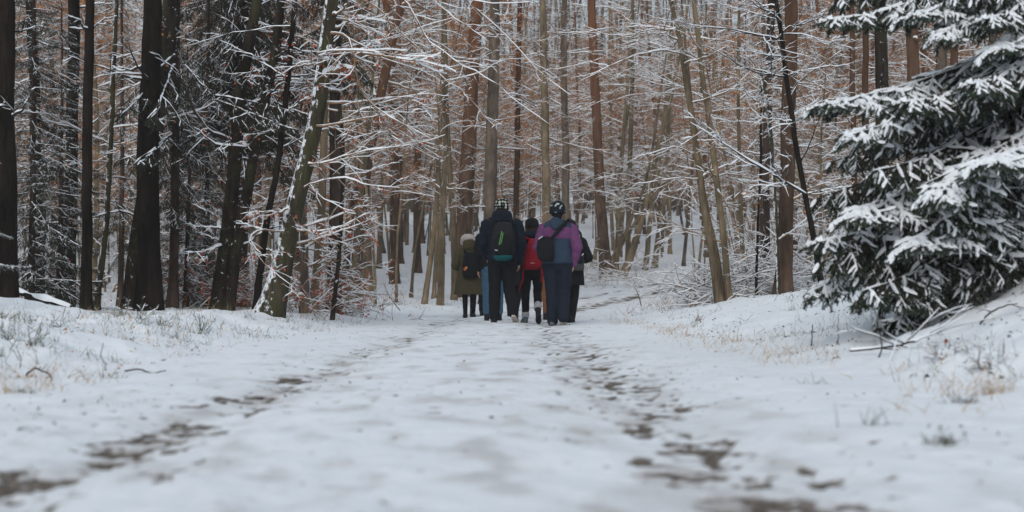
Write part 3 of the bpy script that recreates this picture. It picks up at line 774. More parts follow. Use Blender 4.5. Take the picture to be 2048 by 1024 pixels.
for _k, (_lb, _pp2, _Y) in enumerate([
        ('outermost left stem of the mossy clump, leaning right', [(848, 607, 12), (858, 540, 11), (868, 470, 10), (876, 380, 9), (884, 250, 8), (888, 100, 7)], 26.0),
        ('mossy stem second in the clump left of the walkers', [(881, 610, 14), (882, 500, 12), (886, 420, 11), (893, 300, 10), (890, 150, 9), (886, 0, 8)], 26.2),
        ('tall yellow green stem nearest the olive coat in the mossy clump', [(908, 600, 13), (907, 520, 12), (904, 420, 12), (896, 320, 11), (891, 200, 10), (890, 0, 9)], 25.6),
        ('thin stem at the back of the mossy clump', [(868, 596, 9), (872, 500, 8), (872, 380, 8), (880, 200, 7)], 28.0)]):
    hero_tree('beech_tree', _lb, 'tree', 30 + _k, None, _pp2, 'bark_beech', 'twig', 9, nrand=7, hrange=(1.8, 5.8), length=(0.6, 1.8), leaf=14, n2=5, group='mossy stems left of the walkers')
hero_tree('pine_tree', 'big red barked pine leaning right just above the white hooded walker', 'tree', 40, 41.0, [(926, 590, 36), (930, 430, 33), (938, 300, 30), (946, 170, 27), (952, 60, 25), (955, 0, 24)], 'bark_pine', 'twig', 15, nrand=12, hrange=(2.8, 8), length=(0.8, 2.4), n2=6, n3=4)
hero_tree('spruce_tree', 'grey brown trunk directly above the tall walker with the dotted hat', 'tree', 41, 38.0, [(975, 600, 29), (980, 400, 26), (985, 200, 23), (990, 0, 20)], 'bark_grey', 'twig', 14, nrand=10, hrange=(2.0, 7.4), length=(0.6, 1.8), n2=6, n3=4)
hero_tree('beech_tree', 'slim tree behind the two tall walkers at the middle', 'tree', 42, 44.0, [(1033, 580, 14), (1032, 400, 12), (1035, 200, 11), (1040, 0, 9)], 'bark_pine', 'twig', 13, nrand=14, hrange=(1.5, 9), length=(0.8, 2.4), leaf=30)
hero_tree('beech_tree', 'olive barked tree above the helmeted walker in purple', 'tree', 43, 40.0, [(1090, 580, 19), (1094, 400, 17), (1090, 300, 16), (1086, 100, 14)], 'bark_beech', 'twig', 13, nrand=16, hrange=(1.5, 8.5), length=(1.0, 2.6), leaf=40)
hero_tree('oak_tree', 'forked dark tree between the purple walker and the leaning red pine', 'tree', 44, 42.0, [(1128, 580, 18), (1130, 420, 16), (1132, 300, 14), (1128, 120, 13), (1130, 0, 11)], 'bark_grey', 'twig', 13, nrand=16, hrange=(1.8, 9), length=(1.0, 2.6), leaf=40)
hero_tree('pine_tree', 'tall orange red pine standing right of the walkers by the road', 'tree', 45, None, [(1212, 556, 25), (1206, 460, 22), (1200, 380, 20), (1194, 260, 19), (1188, 130, 18), (1182, 0, 16)], 'bark_pine', 'twig', 15, nrand=10, hrange=(2.4, 8.5), length=(0.8, 2.2), n2=6, n3=4)
hero_tree('beech_tree', 'thick stem leaning strongly right beside the road bend', 'tree', 46, None, [(1243, 556, 17), (1262, 510, 15), (1280, 450, 13), (1300, 370, 11), (1318, 280, 9), (1345, 180, 7)], 'bark_beech', 'twig', 8, nrand=14, hrange=(0.6, 5), length=(0.8, 2.2), leaf=20)
for _k, (_lb, _pp2, _Y) in enumerate([
        ('thin stem leaning far right, lowest in the leaning thicket by the road', [(1196, 552, 8), (1250, 480, 7), (1290, 415, 6), (1330, 370, 5)], 34.0),
        ('thin stem leaning right that crosses the orange red pine', [(1182, 535, 8), (1202, 460, 8), (1222, 380, 7), (1248, 280, 6), (1262, 180, 5)], 34.5),
        ('snowy thin stem leaning right between the pine and the thick leaning stem', [(1214, 552, 8), (1240, 500, 7), (1262, 440, 7), (1288, 380, 6), (1300, 330, 5)], 35.0),
        ('upright thin stem behind the leaning thicket', [(1232, 545, 10), (1236, 450, 9), (1240, 350, 8), (1252, 200, 7)], 39.0),
        ('dark upright tree at the back of the leaning thicket', [(1255, 540, 11), (1258, 400, 10), (1262, 250, 9), (1265, 60, 8)], 41.0),
        ('left tree of the pair at the far end of the road bend', [(1290, 540, 11), (1297, 460, 10), (1312, 360, 9), (1328, 240, 8)], 42.0),
        ('right tree of the pair at the far end of the road bend', [(1308, 536, 12), (1318, 460, 11), (1332, 380, 9), (1340, 200, 8)], 43.0)]):
    hero_tree('beech_tree', _lb, 'tree', 50 + _k, None, _pp2, 'bark_beech', 'twig', 9, nrand=9, hrange=(1.0, 6), length=(0.6, 1.8), leaf=12, snow=0.014, group='leaning thicket by the road')
# ---------------------------------------------------------------- hero trees, right side
hero_tree('hazel_tree', 'left stem of the forked mossy pair on the right bank', 'tree', 60, 25.0, [(1434, 578, 16), (1422, 500, 14), (1408, 430, 14), (1395, 330, 13), (1382, 240, 12), (1368, 150, 11), (1355, 60, 10), (1340, 0, 9)], 'bark_beech', 'twig', 8,
          limbs=[([(1352, 60, 25), (1315, 55, 24.6), (1270, 68, 24.3), (1225, 72, 24), (1180, 56, 23.8)], 0.017, dict(n2=10, n3=4, flat=0.7)),
                 ([(1345, 80, 25), (1320, 66, 24.6), (1280, 70, 24.4)], 0.017, dict(n2=6, n3=4)),
                 ([(1346, 105, 25), (1310, 100, 24.6), (1260, 112, 24.3), (1210, 135, 24), (1180, 150, 23.8)], 0.016, dict(n2=10, n3=4)),
                 ([(1392, 312, 25), (1350, 290, 24.5), (1310, 300, 24.2), (1270, 315, 24)], 0.013, dict(n2=8, n3=4)),
                 ([(1400, 362, 25), (1360, 352, 24.6), (1310, 362, 24.2), (1250, 370, 24)], 0.012, dict(n2=8, n3=4)),
                 ([(1402, 462, 25), (1350, 450, 24.5), (1310, 462, 24.2), (1290, 480, 24)], 0.011, dict(n2=7, n3=4))],
          nrand=10, hrange=(1.0, 5.4), length=(0.7, 2.0), leaf=8)
hero_tree('hazel_tree', 'thin middle stem forking out of the mossy pair on the right bank', 'tree', 61, 25.3, [(1444, 574, 10), (1432, 510, 9), (1416, 440, 8), (1404, 360, 8), (1394, 290, 7), (1368, 60, 5)], 'bark_beech', 'twig', 6, nrand=7, hrange=(1.0, 4.4), length=(0.6, 1.6))
hero_tree('hazel_tree', 'right stem of the forked mossy pair on the right bank', 'tree', 62, 25.2, [(1457, 576, 14), (1450, 500, 13), (1440, 420, 13), (1428, 320, 12), (1412, 200, 11), (1400, 120, 10), (1388, 0, 9)], 'bark_beech', 'twig', 8,
          limbs=[([(1402, 100, 25), (1370, 50, 24.6), (1345, 42, 24.4), (1320, 42, 24.2)], 0.012, dict(n2=7, n3=4)),
                 ([(1436, 380, 25), (1465, 440, 24.7), (1490, 500, 24.5), (1500, 560, 24.3)], 0.012, dict(n2=6, n3=4))],
          nrand=9, hrange=(1.0, 5.4), length=(0.7, 1.9), leaf=8)
hero_tree('pine_tree', 'broad brown pine trunk standing on top of the right bank', 'tree', 63, 24.0, [(1567, 582, 36), (1568, 520, 31), (1571, 400, 29), (1573, 280, 30), (1577, 120, 28), (1580, 0, 26)], 'bark_pine', 'twig', 12, nrand=8, hrange=(1.2, 5), length=(0.6, 1.8), n2=6, n3=4)
hero_tree('oak_tree', 'dark crooked stem crossing in front of the broad brown pine', 'tree', 64, 22.5, [(1638, 532, 12), (1630, 470, 12), (1616, 410, 11), (1604, 330, 11), (1590, 250, 11), (1576, 160, 10), (1563, 60, 9), (1554, 0, 8)], 'bark_dark', 'twig_dark', 8,
          limbs=[([(1564, 48, 22.5), (1530, 20, 22), (1490, -5, 21.6)], 0.022, dict(n2=8, n3=4)),
                 ([(1562, 80, 22.5), (1540, 70, 22), (1450, 52, 21.6), (1380, 52, 21.2), (1330, 40, 21)], 0.019, dict(n2=12, n3=4, flat=0.7)),
                 ([(1570, 148, 22.5), (1520, 147, 22), (1480, 130, 21.6), (1440, 106, 21.3), (1400, 86, 21)], 0.016, dict(n2=9, n3=4)),
                 ([(1566, 115, 22.5), (1530, 108, 22.1), (1500, 104, 21.8), (1475, 95, 21.5)], 0.011, dict(n2=7, n3=4)),
                 ([(1624, 400, 22.5), (1560, 362, 22), (1490, 318, 21.6), (1430, 275, 21.3), (1380, 245, 21)], 0.021, dict(n2=10, n3=4, snow=0.024)),
                 ([(1570, 55, 22.5), (1610, 45, 22.2), (1660, 22, 22), (1700, 5, 21.8)], 0.013, dict(n2=8, n3=4)),
                 ([(1604, 320, 22.5), (1640, 230, 22.3), (1660, 200, 22.2), (1700, 160, 22)], 0.013, dict(n2=7, n3=4))],
          nrand=9, hrange=(0.6, 4.6), length=(0.6, 1.8), leaf=5)
hero_tree('spruce_tree', 'dark trunk half hidden left behind the broad brown pine', 'tree', 65, 29.0, [(1533, 585, 20), (1532, 400, 19), (1538, 200, 17), (1545, 0, 15)], 'bark_spruce', 'twig', 13, nrand=12, hrange=(0.8, 6.4), length=(0.8, 2.0), n2=6, n3=4)
hero_tree('beech_sapling', 'snow plastered thin dead stem leaning left of the broad brown pine', 'tree', 66, 23.4, [(1556, 540, 7), (1551, 420, 7), (1545, 330, 8), (1537, 240, 8), (1524, 160, 7)], 'bark_plaster', 'twig', 4.2, nrand=7, hrange=(0.6, 3.4), length=(0.5, 1.4), leaf=12, snow=0.022)
hero_tree('beech_sapling', 'thin upright bare pole between the mossy pair and the broad brown pine', 'tree', 67, 25.5, [(1513, 590, 6), (1514, 480, 5), (1520, 330, 5), (1522, 200, 4)], 'bark_dark', 'twig', 4.5, nrand=6, hrange=(0.6, 3.4), length=(0.5, 1.2))
hero_tree('pine_tree', 'thin crooked pine right of the dark crooked stem', 'tree', 68, 27.0, [(1712, 540, 12), (1708, 400, 12), (1705, 300, 11), (1702, 150, 11), (1700, 0, 10)], 'bark_pine', 'twig', 12, nrand=12, hrange=(0.8, 6), length=(0.6, 1.8), n2=6, n3=4)
hero_tree('pine_tree', 'slim straight pine second of three beside the snowy spruce', 'tree', 69, 27.5, [(1730, 540, 15), (1731, 300, 14), (1731, 150, 13), (1732, 0, 12)], 'bark_pine', 'twig', 12, nrand=10, hrange=(0.8, 6), length=(0.6, 1.6), n2=6, n3=4)
hero_tree('pine_tree', 'dark snow flecked trunk passing behind the longest snowy spruce bough', 'tree', 70, 23.0, [(1766, 540, 32), (1764, 400, 30), (1762, 200, 27), (1758, 0, 24)], 'bark_specked', 'twig', 11, nrand=8, hrange=(1.0, 4.8), length=(0.5, 1.4), n2=6, n3=4)
hero_tree('pine_tree', 'reddish trunk with a pale broken branch stub near the top right', 'tree', 71, 25.0, [(1828, 560, 27), (1827, 300, 26), (1825, 150, 25), (1822, 0, 24)], 'bark_pine', 'twig', 12, nrand=9, hrange=(1.4, 5.2), length=(0.5, 1.4), n2=5, n3=3,
          limbs=[([(1836, 78, 24.7), (1842, 72, 24.2)], 0.035, dict(n2=0, n3=0, end=0.8, snow=0.002))])
hero_tree('pine_tree', 'grey trunk above the spruce slope, left of the far right pair', 'tree', 72, 26.0, [(1882, 560, 24), (1882, 200, 23), (1884, 0, 21)], 'bark_grey', 'twig', 12, nrand=5, hrange=(2, 5), length=(0.5, 1.2), n2=5, n3=3)
hero_tree('pine_tree', 'reddish trunk farthest to the right, upper part above the spruce', 'tree', 73, 27.0, [(1908, 560, 16), (1907, 200, 16), (1906, 0, 15)], 'bark_pine', 'twig', 12, nrand=5, hrange=(2, 5), length=(0.5, 1.2), n2=5, n3=3)
# drooping snowy limbs that enter the picture from a beech whose stem stands outside the frame above the road
hero_tree('beech_tree', 'dark beech behind the plastered trunk that sends long snowy boughs down across the middle', 'tree', 80, 20.0, [(668, 612, 9), (676, 540, 8), (684, 440, 8), (686, 300, 8), (672, 120, 8), (660, -40, 8), (650, -260, 7)], 'bark_specked', 'twig', 7,
          limbs=[([(658, -110, 20), (740, -60, 19.5), (805, 0, 19.2), (830, 30, 19), (862, 70, 18.8), (912, 106, 18.6), (970, 142, 18.4), (1040, 200, 18.2), (1098, 248, 18)], 0.016, dict(n2=16, n3=4, l2=(0.10, 0.24), join=False, jit=0.022, K=24)),
                 ([(655, -60, 20), (700, -20, 19.5), (735, 5, 19.3), (775, 33, 19.1), (805, 65, 19), (850, 108, 18.8), (890, 150, 18.6), (940, 200, 18.4), (980, 245, 18.2), (1010, 290, 18)], 0.014, dict(n2=16, n3=4, l2=(0.1, 0.24), join=False, jit=0.022, K=24)),
                 ([(660, -220, 20), (800, -90, 19.5), (868, 0, 19.2), (905, 35, 19), (950, 65, 18.8), (980, 85, 18.6)], 0.012, dict(n2=14, n3=4, l2=(0.1, 0.24), join=False, jit=0.02, K=22)),
                 ([(660, -260, 20), (840, -80, 19.5), (920, 0, 19.2), (955, 35, 19), (985, 60, 18.8), (1030, 110, 18.6), (1080, 150, 18.4), (1140, 190, 18.2)], 0.011, dict(n2=14, n3=4, l2=(0.1, 0.24), join=False, jit=0.02, K=22)),
                 ([(660, -240, 20), (860, -60, 19.4), (935, 0, 19.1), (955, 10, 19), (1000, 8, 18.8), (1060, 4, 18.6)], 0.013, dict(n2=9, n3=4, l2=(0.1, 0.3), join=False)),
                 ([(672, 60, 20), (712, 36, 19.4), (740, 40, 19.2), (776, 45, 19)], 0.018, dict(n2=7, n3=4, snow=0.03))],
          nrand=4, hrange=(1, 4), length=(0.8, 2), leaf=12)

# ---------------------------------------------------------------- spruces
_bx, _by = 4.75, 10.9
def _bough(z, px, py, Y, k): return ((_bx, _by, z), P(px, py, Y), k)
spruce('spruce_tree', 'big snow laden spruce filling the right edge above the bank', 200, _bx, _by, 11.0, 0.16, 0.5, 7.0, 1.55, SPR_SNOWY, 84, dz=(-0.5, 0.0), inner=SPR_BARE, az=(1.9, 4.9),  # inner boughs: snowless, crown shade put into their darker needle colour
       extra=[_bough(*a) for a in [(2.55, 1630, 212, 9.6, 0), (2.45, 1700, 270, 9.2, 2), (2.6, 1800, 205, 9.0, 1), (2.3, 1740, 345, 9.0, 3), (2.0, 1618, 488, 9.4, 1), (1.8, 1608, 585, 9.6, 2), (2.1, 1690, 440, 9.0, 0),
                                   (1.7, 1690, 590, 8.9, 3), (1.65, 1790, 600, 8.9, 1), (1.9, 1800, 500, 8.7, 0), (2.2, 1890, 390, 8.4, 2), (2.0, 1960, 330, 8.3, 0), (2.8, 1930, 170, 8.8, 1),
                                   (1.55, 1870, 590, 9.6, 0), (1.45, 1930, 600, 10.4, 2), (3.3, 1650, 40, 10.0, 1), (3.3, 1790, 40, 9.5, 0), (3.2, 1880, 70, 9.3, 2), (3.3, 1960, 40, 9.0, 1), (2.0, 1660, 420, 11.0, 3), (1.7, 1660, 530, 11.2, 0), (1.5, 1740, 600, 11.2, 1), (2.3, 1780, 300, 10.8, 2), (2.4, 1670, 330, 10.2, 4), (2.15, 1640, 400, 9.8, 4), (1.85, 1650, 530, 9.2, 4), (2.5, 1760, 240, 9.6, 4), (2.1, 1850, 450, 8.8, 3), (1.75, 1730, 560, 9.2, 4), (2.9, 1900, 220, 9.0, 4), (3.6, 1850, 10, 9.6, 3), (3.6, 1940, 0, 9.2, 4), (1.6, 1960, 560, 9.0, 4), (3.9, 1640, 5, 10.2, 3), (3.8, 1790, 20, 10.0, 4), (3.7, 1860, 60, 9.8, 1), (3.2, 1960, 110, 9.0, 0), (1.75, 1850, 650, 9.2, 3), (1.7, 1760, 655, 9.4, 1), (3.4, 1985, 95, 9.4, 4), (3.3, 2035, 60, 9.6, 1), (3.6, 1925, 45, 9.8, 3), (1.5, 2020, 560, 9.6, 3), (1.45, 1990, 600, 9.8, 4)]])
spruce('young_spruce', 'dense dark young spruce thicket tree at the far left edge', 210, P(60, 600, 18.0)[0], 18.0, 5.5, 0.05, 0.15, 5.2, 0.95, SPR_DARK, 130)
spruce('young_spruce', 'dark young spruce left of the slim straight trunk', 211, P(118, 600, 19.5)[0], 19.5, 4.2, 0.045, 0.15, 4.0, 0.80, SPR_DARK, 120)
spruce('young_spruce', 'dark young spruce right of the thickest brown trunk', 212, P(372, 600, 20.5)[0], 20.5, 3.8, 0.04, 0.15, 3.6, 0.70, SPR_DARK, 110)
spruce('young_spruce', 'small snowy spruce at the left edge low by the snow mound', 213, P(-95, 600, 13.0)[0], 13.0, 2.4, 0.03, 0.5, 2.0, 0.62, SPR_SNOWY, 14)
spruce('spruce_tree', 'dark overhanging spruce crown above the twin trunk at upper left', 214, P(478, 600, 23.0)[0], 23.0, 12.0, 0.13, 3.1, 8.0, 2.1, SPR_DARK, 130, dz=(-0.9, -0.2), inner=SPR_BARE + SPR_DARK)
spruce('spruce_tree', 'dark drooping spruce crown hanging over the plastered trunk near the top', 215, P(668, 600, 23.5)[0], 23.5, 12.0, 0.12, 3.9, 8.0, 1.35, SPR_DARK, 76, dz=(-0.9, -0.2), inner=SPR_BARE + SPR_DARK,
       extra=[(P(690, 0, 23.4), P(780, 45, 22.8), 1)])
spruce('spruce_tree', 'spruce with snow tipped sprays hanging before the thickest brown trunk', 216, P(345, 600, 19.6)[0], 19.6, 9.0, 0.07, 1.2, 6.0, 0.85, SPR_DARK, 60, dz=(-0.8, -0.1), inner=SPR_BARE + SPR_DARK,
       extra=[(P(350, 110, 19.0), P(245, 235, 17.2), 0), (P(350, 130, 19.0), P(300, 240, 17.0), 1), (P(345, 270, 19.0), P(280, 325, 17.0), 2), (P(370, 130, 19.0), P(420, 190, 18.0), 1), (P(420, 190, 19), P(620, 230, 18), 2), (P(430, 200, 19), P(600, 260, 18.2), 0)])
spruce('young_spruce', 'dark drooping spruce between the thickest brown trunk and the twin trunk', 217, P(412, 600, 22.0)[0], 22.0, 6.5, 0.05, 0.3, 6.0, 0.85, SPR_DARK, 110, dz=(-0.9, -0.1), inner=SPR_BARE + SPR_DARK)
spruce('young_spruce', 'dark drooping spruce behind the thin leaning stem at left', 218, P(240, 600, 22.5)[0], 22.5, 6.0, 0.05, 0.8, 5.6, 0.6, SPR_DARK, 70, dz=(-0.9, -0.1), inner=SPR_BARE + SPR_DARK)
# ---------------------------------------------------------------- the wood behind: full trees, copied
PROTO = {
    'beech': [forest_tree('beech_tree', 300 + i, h, r, 60, f, L, 'bark_beech', 'twig', lf, n2=7, n3=6) for i, (h, r, f, L, lf) in enumerate([(16, 0.09, 0.17, 3.0, 10000), (18, 0.105, 0.14, 3.3, 12000), (14, 0.07, 0.17, 2.8, 7000)])],
    'oak': [forest_tree('oak_tree', 320 + i, h, r, 56, f, L, 'bark_grey', 'twig', lf, 0.08, n2=7, n3=6) for i, (h, r, f, L, lf) in enumerate([(15, 0.08, 0.18, 3.0, 2200), (17, 0.095, 0.2, 3.2, 4500)])],
    'pine': [forest_tree('pine_tree', 340 + i, h, r, 40, f, L, 'bark_pine', 'twig', 0, 0.02, (70, 105), n2=7, n3=5) for i, (h, r, f, L) in enumerate([(19, 0.115, 0.14, 1.9), (21, 0.135, 0.22, 2.2)])],
    'pole': [forest_tree('beech_pole', 380 + i, h, r, 26, f, L, 'bark_beech', 'twig', lf, 0.05, (40, 80), 6, 5) for i, (h, r, f, L, lf) in enumerate([(8, 0.035, 0.33, 1.6, 500), (10, 0.045, 0.3, 1.9, 900), (7, 0.028, 0.36, 1.4, 150)])],
    'sapling': [forest_tree('beech_sapling', 360 + i, h, r, 30, 0.12, L, 'bark_beech', 'twig', lf, 0.12, (45, 85), 6, 4, 0.013, st) for i, (h, r, L, lf, st) in enumerate([(5.0, 0.035, 1.8, 160, 2), (4.0, 0.03, 1.5, 60, 3), (6.5, 0.045, 2.0, 200, 1)])],
}
ZONE = [(0, 'of the wood behind the dark left trunks'), (380, 'of the wood behind the snow plastered trunk'), (700, 'of the wood left of the walkers'), (930, 'of the wood straight behind the walkers'), (1180, 'of the wood beyond the road bend'), (1400, 'of the wood behind the right bank'), (1680, 'of the wood behind the snowy spruce at right')]
def zone(px):
    z = ZONE[0][1]
    for a, b in ZONE:
        if px >= a: z = b
    return z
KIND = {'beech': ('leafy beech', 'beeches of the wood'), 'oak': ('bare oak', 'oaks of the wood'), 'pine': ('red pine', 'pines of the wood'), 'sapling': ('snowy sapling', 'saplings of the wood'), 'pole': ('slender beech pole', 'beech poles of the wood')}
rng = np.random.default_rng(4242)
used = {}
placed = []
def far_tree(kind, px, Y, sc=1.0, rank=''):
    x = (px - 1024) / F * Y
    k = int(rng.integers(0, len(PROTO[kind])))
    pr = PROTO[kind][k]
    if (kind, k) in used: o = copy_tree(pr)
    else: o = pr; used[(kind, k)] = 1
    o.location = (x, Y, hz(x, Y)); o.rotation_euler = (rng.normal(0, 0.03), rng.normal(0, 0.03), rng.uniform(0, 6.28)); s = sc * rng.uniform(0.85, 1.15); o.scale = (s, s, s)
    nm, gp = KIND[kind]; zn = zone(px)
    tag(o, nm + ' in the ' + rank + ' ' + zn, 'tree', gp + ', ' + rank + ' ' + zn)
    placed.append((x, Y))
def free(px, Y, gap):
    if Y < 60 and 640 < px < 1340 and rng.random() < 0.5: return False
    if Y < 56 and 1135 < px < 1385: return False
    x = (px - 1024) / F * Y
    if Y < 62 and abs(x - float(pathc(Y))) < 2.3 + 0.4 * (Y < 34): return False
    if 28 < Y < 52 and -0.5 < x and x < float(pathc(Y)) + 2.0: return False
    return all((x - a) ** 2 + (Y - b) ** 2 > gap * gap for a, b in placed)
DEPTH = ['nearest', 'second', 'third', 'fourth', 'farthest']
KINDS5 = ['beech', 'oak', 'pine', 'sapling', 'pole']
for band, (y0, y1, n, gap) in enumerate([(27, 40, 46, 1.2), (40, 58, 150, 1.1), (58, 80, 185, 1.15), (80, 108, 140, 1.6), (108, 138, 90, 1.8)]):
    c = 0; tries = 0
    while c < n and tries < 6000:
        tries += 1
        px = rng.uniform(-120, 2170); Y = rng.uniform(y0, y1)
        if not free(px, Y, gap): continue
        w = {0: [0.05, 0.10, 0.05, 0.35, 0.45], 1: [0.17, 0.10, 0.11, 0.10, 0.52], 2: [0.28, 0.10, 0.14, 0.02, 0.46], 3: [0.5, 0.14, 0.26, 0.0, 0.1], 4: [0.55, 0.45, 0.0, 0.0, 0.0]}[band]
        if px > 1380: w = [w[0] * 0.5, w[1], w[2] * 1.6, w[3] * 1.6, w[4] * 0.7]
        elif 620 < px and band < 2: w = [w[0], w[1] * 0.6, w[2], 0.02, w[4] * 1.4]
        w = np.array(w) / sum(w)
        far_tree(KINDS5[rng.choice(5, p=w)], px, Y, 1.3 if band == 4 else 1.0, DEPTH[band] + ' rank')
        c += 1
# the deepest wood: a mass of stems and snowy twigs that cannot be told apart
fw_t, fw_b, fw_s, fw_l = Geo(), Geo(), Geo(), Geo()
n = 700
X = rng.uniform(-75, 85, n); Yv = rng.uniform(116, 152, n); Z = H(X, Yv)
st = np.stack([X, Yv, Z - 0.2], 1)
T = walk(rng, st, np.tile([0, 0, 1.0], (n, 1)) + rng.normal(0, 0.05, (n, 3)), rng.uniform(22, 34, n), 6, 0.03, 0.01)
fw_t.add(*tubes(T, taper(rng.uniform(0.08, 0.2, n), 6, 0.3), 5))
def sprays(n, L, w, hzb):
    """thin twig sprays spread through the crowns"""
    p = np.stack([rng.uniform(-75, 85, n), rng.uniform(116, 152, n), np.zeros(n)], 1); p[:, 2] = H(p[:, 0], p[:, 1]) + rng.uniform(0.5, 33, n)
    d = rng.normal(0, 1, (n, 3)); d[:, 2] = d[:, 2] * hzb + 0.1; d = unit(d); sd = unit(np.cross(d, rng.normal(0, 1, (n, 3))))
    l = rng.uniform(L[0], L[1], (n, 1)); ww = rng.uniform(w[0], w[1], (n, 1))
    V = np.stack([p - sd * ww, p + d * l * 0.6 - sd * ww * 0.7, p + d * l, p + d * l * 0.5 + sd * ww], 1)
    return V.reshape(-1, 3), np.arange(n * 4).reshape(n, 4)
fw_b.add(*sprays(52000, (0.4, 1.6), (0.02, 0.07), 0.7))
fw_s.add(*sprays(26000, (0.4, 1.8), (0.012, 0.035), 0.3))
fw_l.add(*sprays(36000, (0.1, 0.3), (0.04, 0.09), 0.8))
fw = fw_t.build('far_wood', M['bark_grey']); tag(fw, 'dense far wood of brown stems and snowy twigs closing the view', 'wood', kind='stuff')
tag(fw_b.build('branches', M['twig'], fw, False), kind='stuff'); tag(fw_s.build('snow', M['snow'], fw), kind='stuff'); tag(fw_l.build('leaves', M['leaf'], fw, False), kind='stuff')
# unused prototypes go
for kd, lst in PROTO.items():
    for k, pr in enumerate(lst):
        if (kd, k) not in used:
            for ch in list(pr.children_recursive): bpy.data.objects.remove(ch)
            bpy.data.objects.remove(pr)
# ---------------------------------------------------------------- people
def cap(p, q, r1, r2, n=14, sq=(1, 1)):
    """closed tapered capsule from p to q"""
    p, q = np.asarray(p, float), np.asarray(q, float); d = q - p; L = np.linalg.norm(d); d = d / max(L, 1e-6)
    ref = np.array([0, 1.0, 0]) if abs(d[1]) < 0.8 else np.array([1.0, 0, 0])
    s = np.cross(d, ref); s /= np.linalg.norm(s); u = np.cross(d, s)
    rings = []
    for a in np.radians([-80, -50, -22]): rings.append((p + d * r1 * math.sin(a), r1 * math.cos(a)))
    for t in (0, 0.33, 0.67, 1): rings.append((p + d * L * t, r1 + (r2 - r1) * t))
    for a in np.radians([22, 50, 80]): rings.append((q + d * r2 * math.sin(a), r2 * math.cos(a)))
    a = np.arange(n) / n * 2 * math.pi
    V = np.stack([c + r * (np.cos(a)[:, None] * s * sq[0] + np.sin(a)[:, None] * u * sq[1]) for c, r in rings])
    return closed(V)
def closed(V):
    K, n, _ = V.shape
    i, j = np.meshgrid(np.arange(K - 1), np.arange(n), indexing='ij'); b = i * n; j2 = (j + 1) % n
    Q = np.stack([b + j, b + j2, b + n + j2, b + n + j], -1).reshape(-1, 4)
    V2 = np.concatenate([V.reshape(-1, 3), V[0].mean(0)[None], V[-1].mean(0)[None]])
    c0, c1 = K * n, K * n + 1; jj = np.arange(n)
    T = np.concatenate([np.stack([np.full(n, c0), (jj + 1) % n, jj], 1), np.stack([np.full(n, c1), (K - 1) * n + jj, (K - 1) * n + (jj + 1) % n], 1)])
    return V2, Q, T
def loft(rings, n=24, e=2.0):
    """closed body from rings (x, y, z, rx, ry); e > 2 squares the section off"""
    a = np.arange(n) / n * 2 * math.pi
    ca, sa = np.cos(a), np.sin(a)
    cx = np.sign(ca) * np.abs(ca) ** (2 / e); sy = np.sign(sa) * np.abs(sa) ** (2 / e)
    return closed(np.stack([np.stack([x + rx * cx, y + ry * sy, np.full(n, z)], 1) for x, y, z, rx, ry in rings]))
def ell(c, r, n=18, m=12):
    t = np.linspace(-math.pi / 2 * 0.98, math.pi / 2 * 0.98, m)
    return loft([(c[0], c[1], c[2] + r[2] * math.sin(k), r[0] * math.cos(k), r[1] * math.cos(k)) for k in t], n)
def blob(prims, voxel=0.012, smooth=3, ratio=0.5, wrinkle=0.0, wscale=14.0, stretch=(1, 1, 0.5), seed=0):
    """union of closed pieces grown into one continuous skin"""
    g = Geo()
    for V, Q, T in prims: g.add(V, Q, T)
    o = bpy.data.objects.new('tmp', g.mesh('tmp', [])); COL.objects.link(o)
    m = o.modifiers.new('r', 'REMESH'); m.mode = 'VOXEL'; m.voxel_size = voxel; m.use_smooth_shade = True
    if smooth:
        s = o.modifiers.new('s', 'SMOOTH'); s.iterations = smooth; s.factor = 0.5
    if ratio < 1:
        d = o.modifiers.new('d', 'DECIMATE'); d.ratio = ratio
    dg = bpy.context.evaluated_depsgraph_get(); me = bpy.data.meshes.new_from_object(o.evaluated_get(dg))
    bpy.data.objects.remove(o)
    N = len(me.vertices); co = np.zeros(N * 3); me.vertices.foreach_get('co', co); co = co.reshape(-1, 3)
    if wrinkle:
        no = np.zeros(N * 3); me.vertices.foreach_get('normal', no); no = no.reshape(-1, 3)
        w = np.array([mnoise.noise(Vector((c[0] * wscale * stretch[0] + seed * 7, c[1] * wscale * stretch[1], c[2] * wscale / stretch[2] * 0.6))) + 0.5 * mnoise.noise(Vector((c[0] * wscale * 2.3 + seed * 3, c[1] * wscale * 2.3, c[2] * wscale * 2.5))) for c in co])
        co = co + no * (w * wrinkle)[:, None]; me.vertices.foreach_set('co', co.ravel())
    me.polygons.foreach_set('use_smooth', np.full(len(me.polygons), True))
    me.update()
    return me
def piece(name, prims, mat, parent, **kw):
    me = blob(prims, **kw); me.materials.clear(); me.materials.append(M[mat] if isinstance(mat, str) else mat)
    return link(name, me, parent)
def solid(name, prims, mat, parent, smooth=True):
    g = Geo()
    for V, Q, T in prims: g.add(V, Q, T)
    return g.build(name, M[mat], parent, smooth)
def ribbon(pts, w, th, face=(0, 1, 0)):
    """closed flat strap through points"""
    pts = np.asarray(pts, float); t = unit(np.gradient(pts, axis=0)); f = np.asarray(face, float)
    s = unit(np.cross(t, f)); u = np.cross(s, t)
    return closed(np.stack([pts + s * w / 2 + u * th / 2, pts - s * w / 2 + u * th / 2, pts - s * w / 2 - u * th / 2, pts + s * w / 2 - u * th / 2], 1))

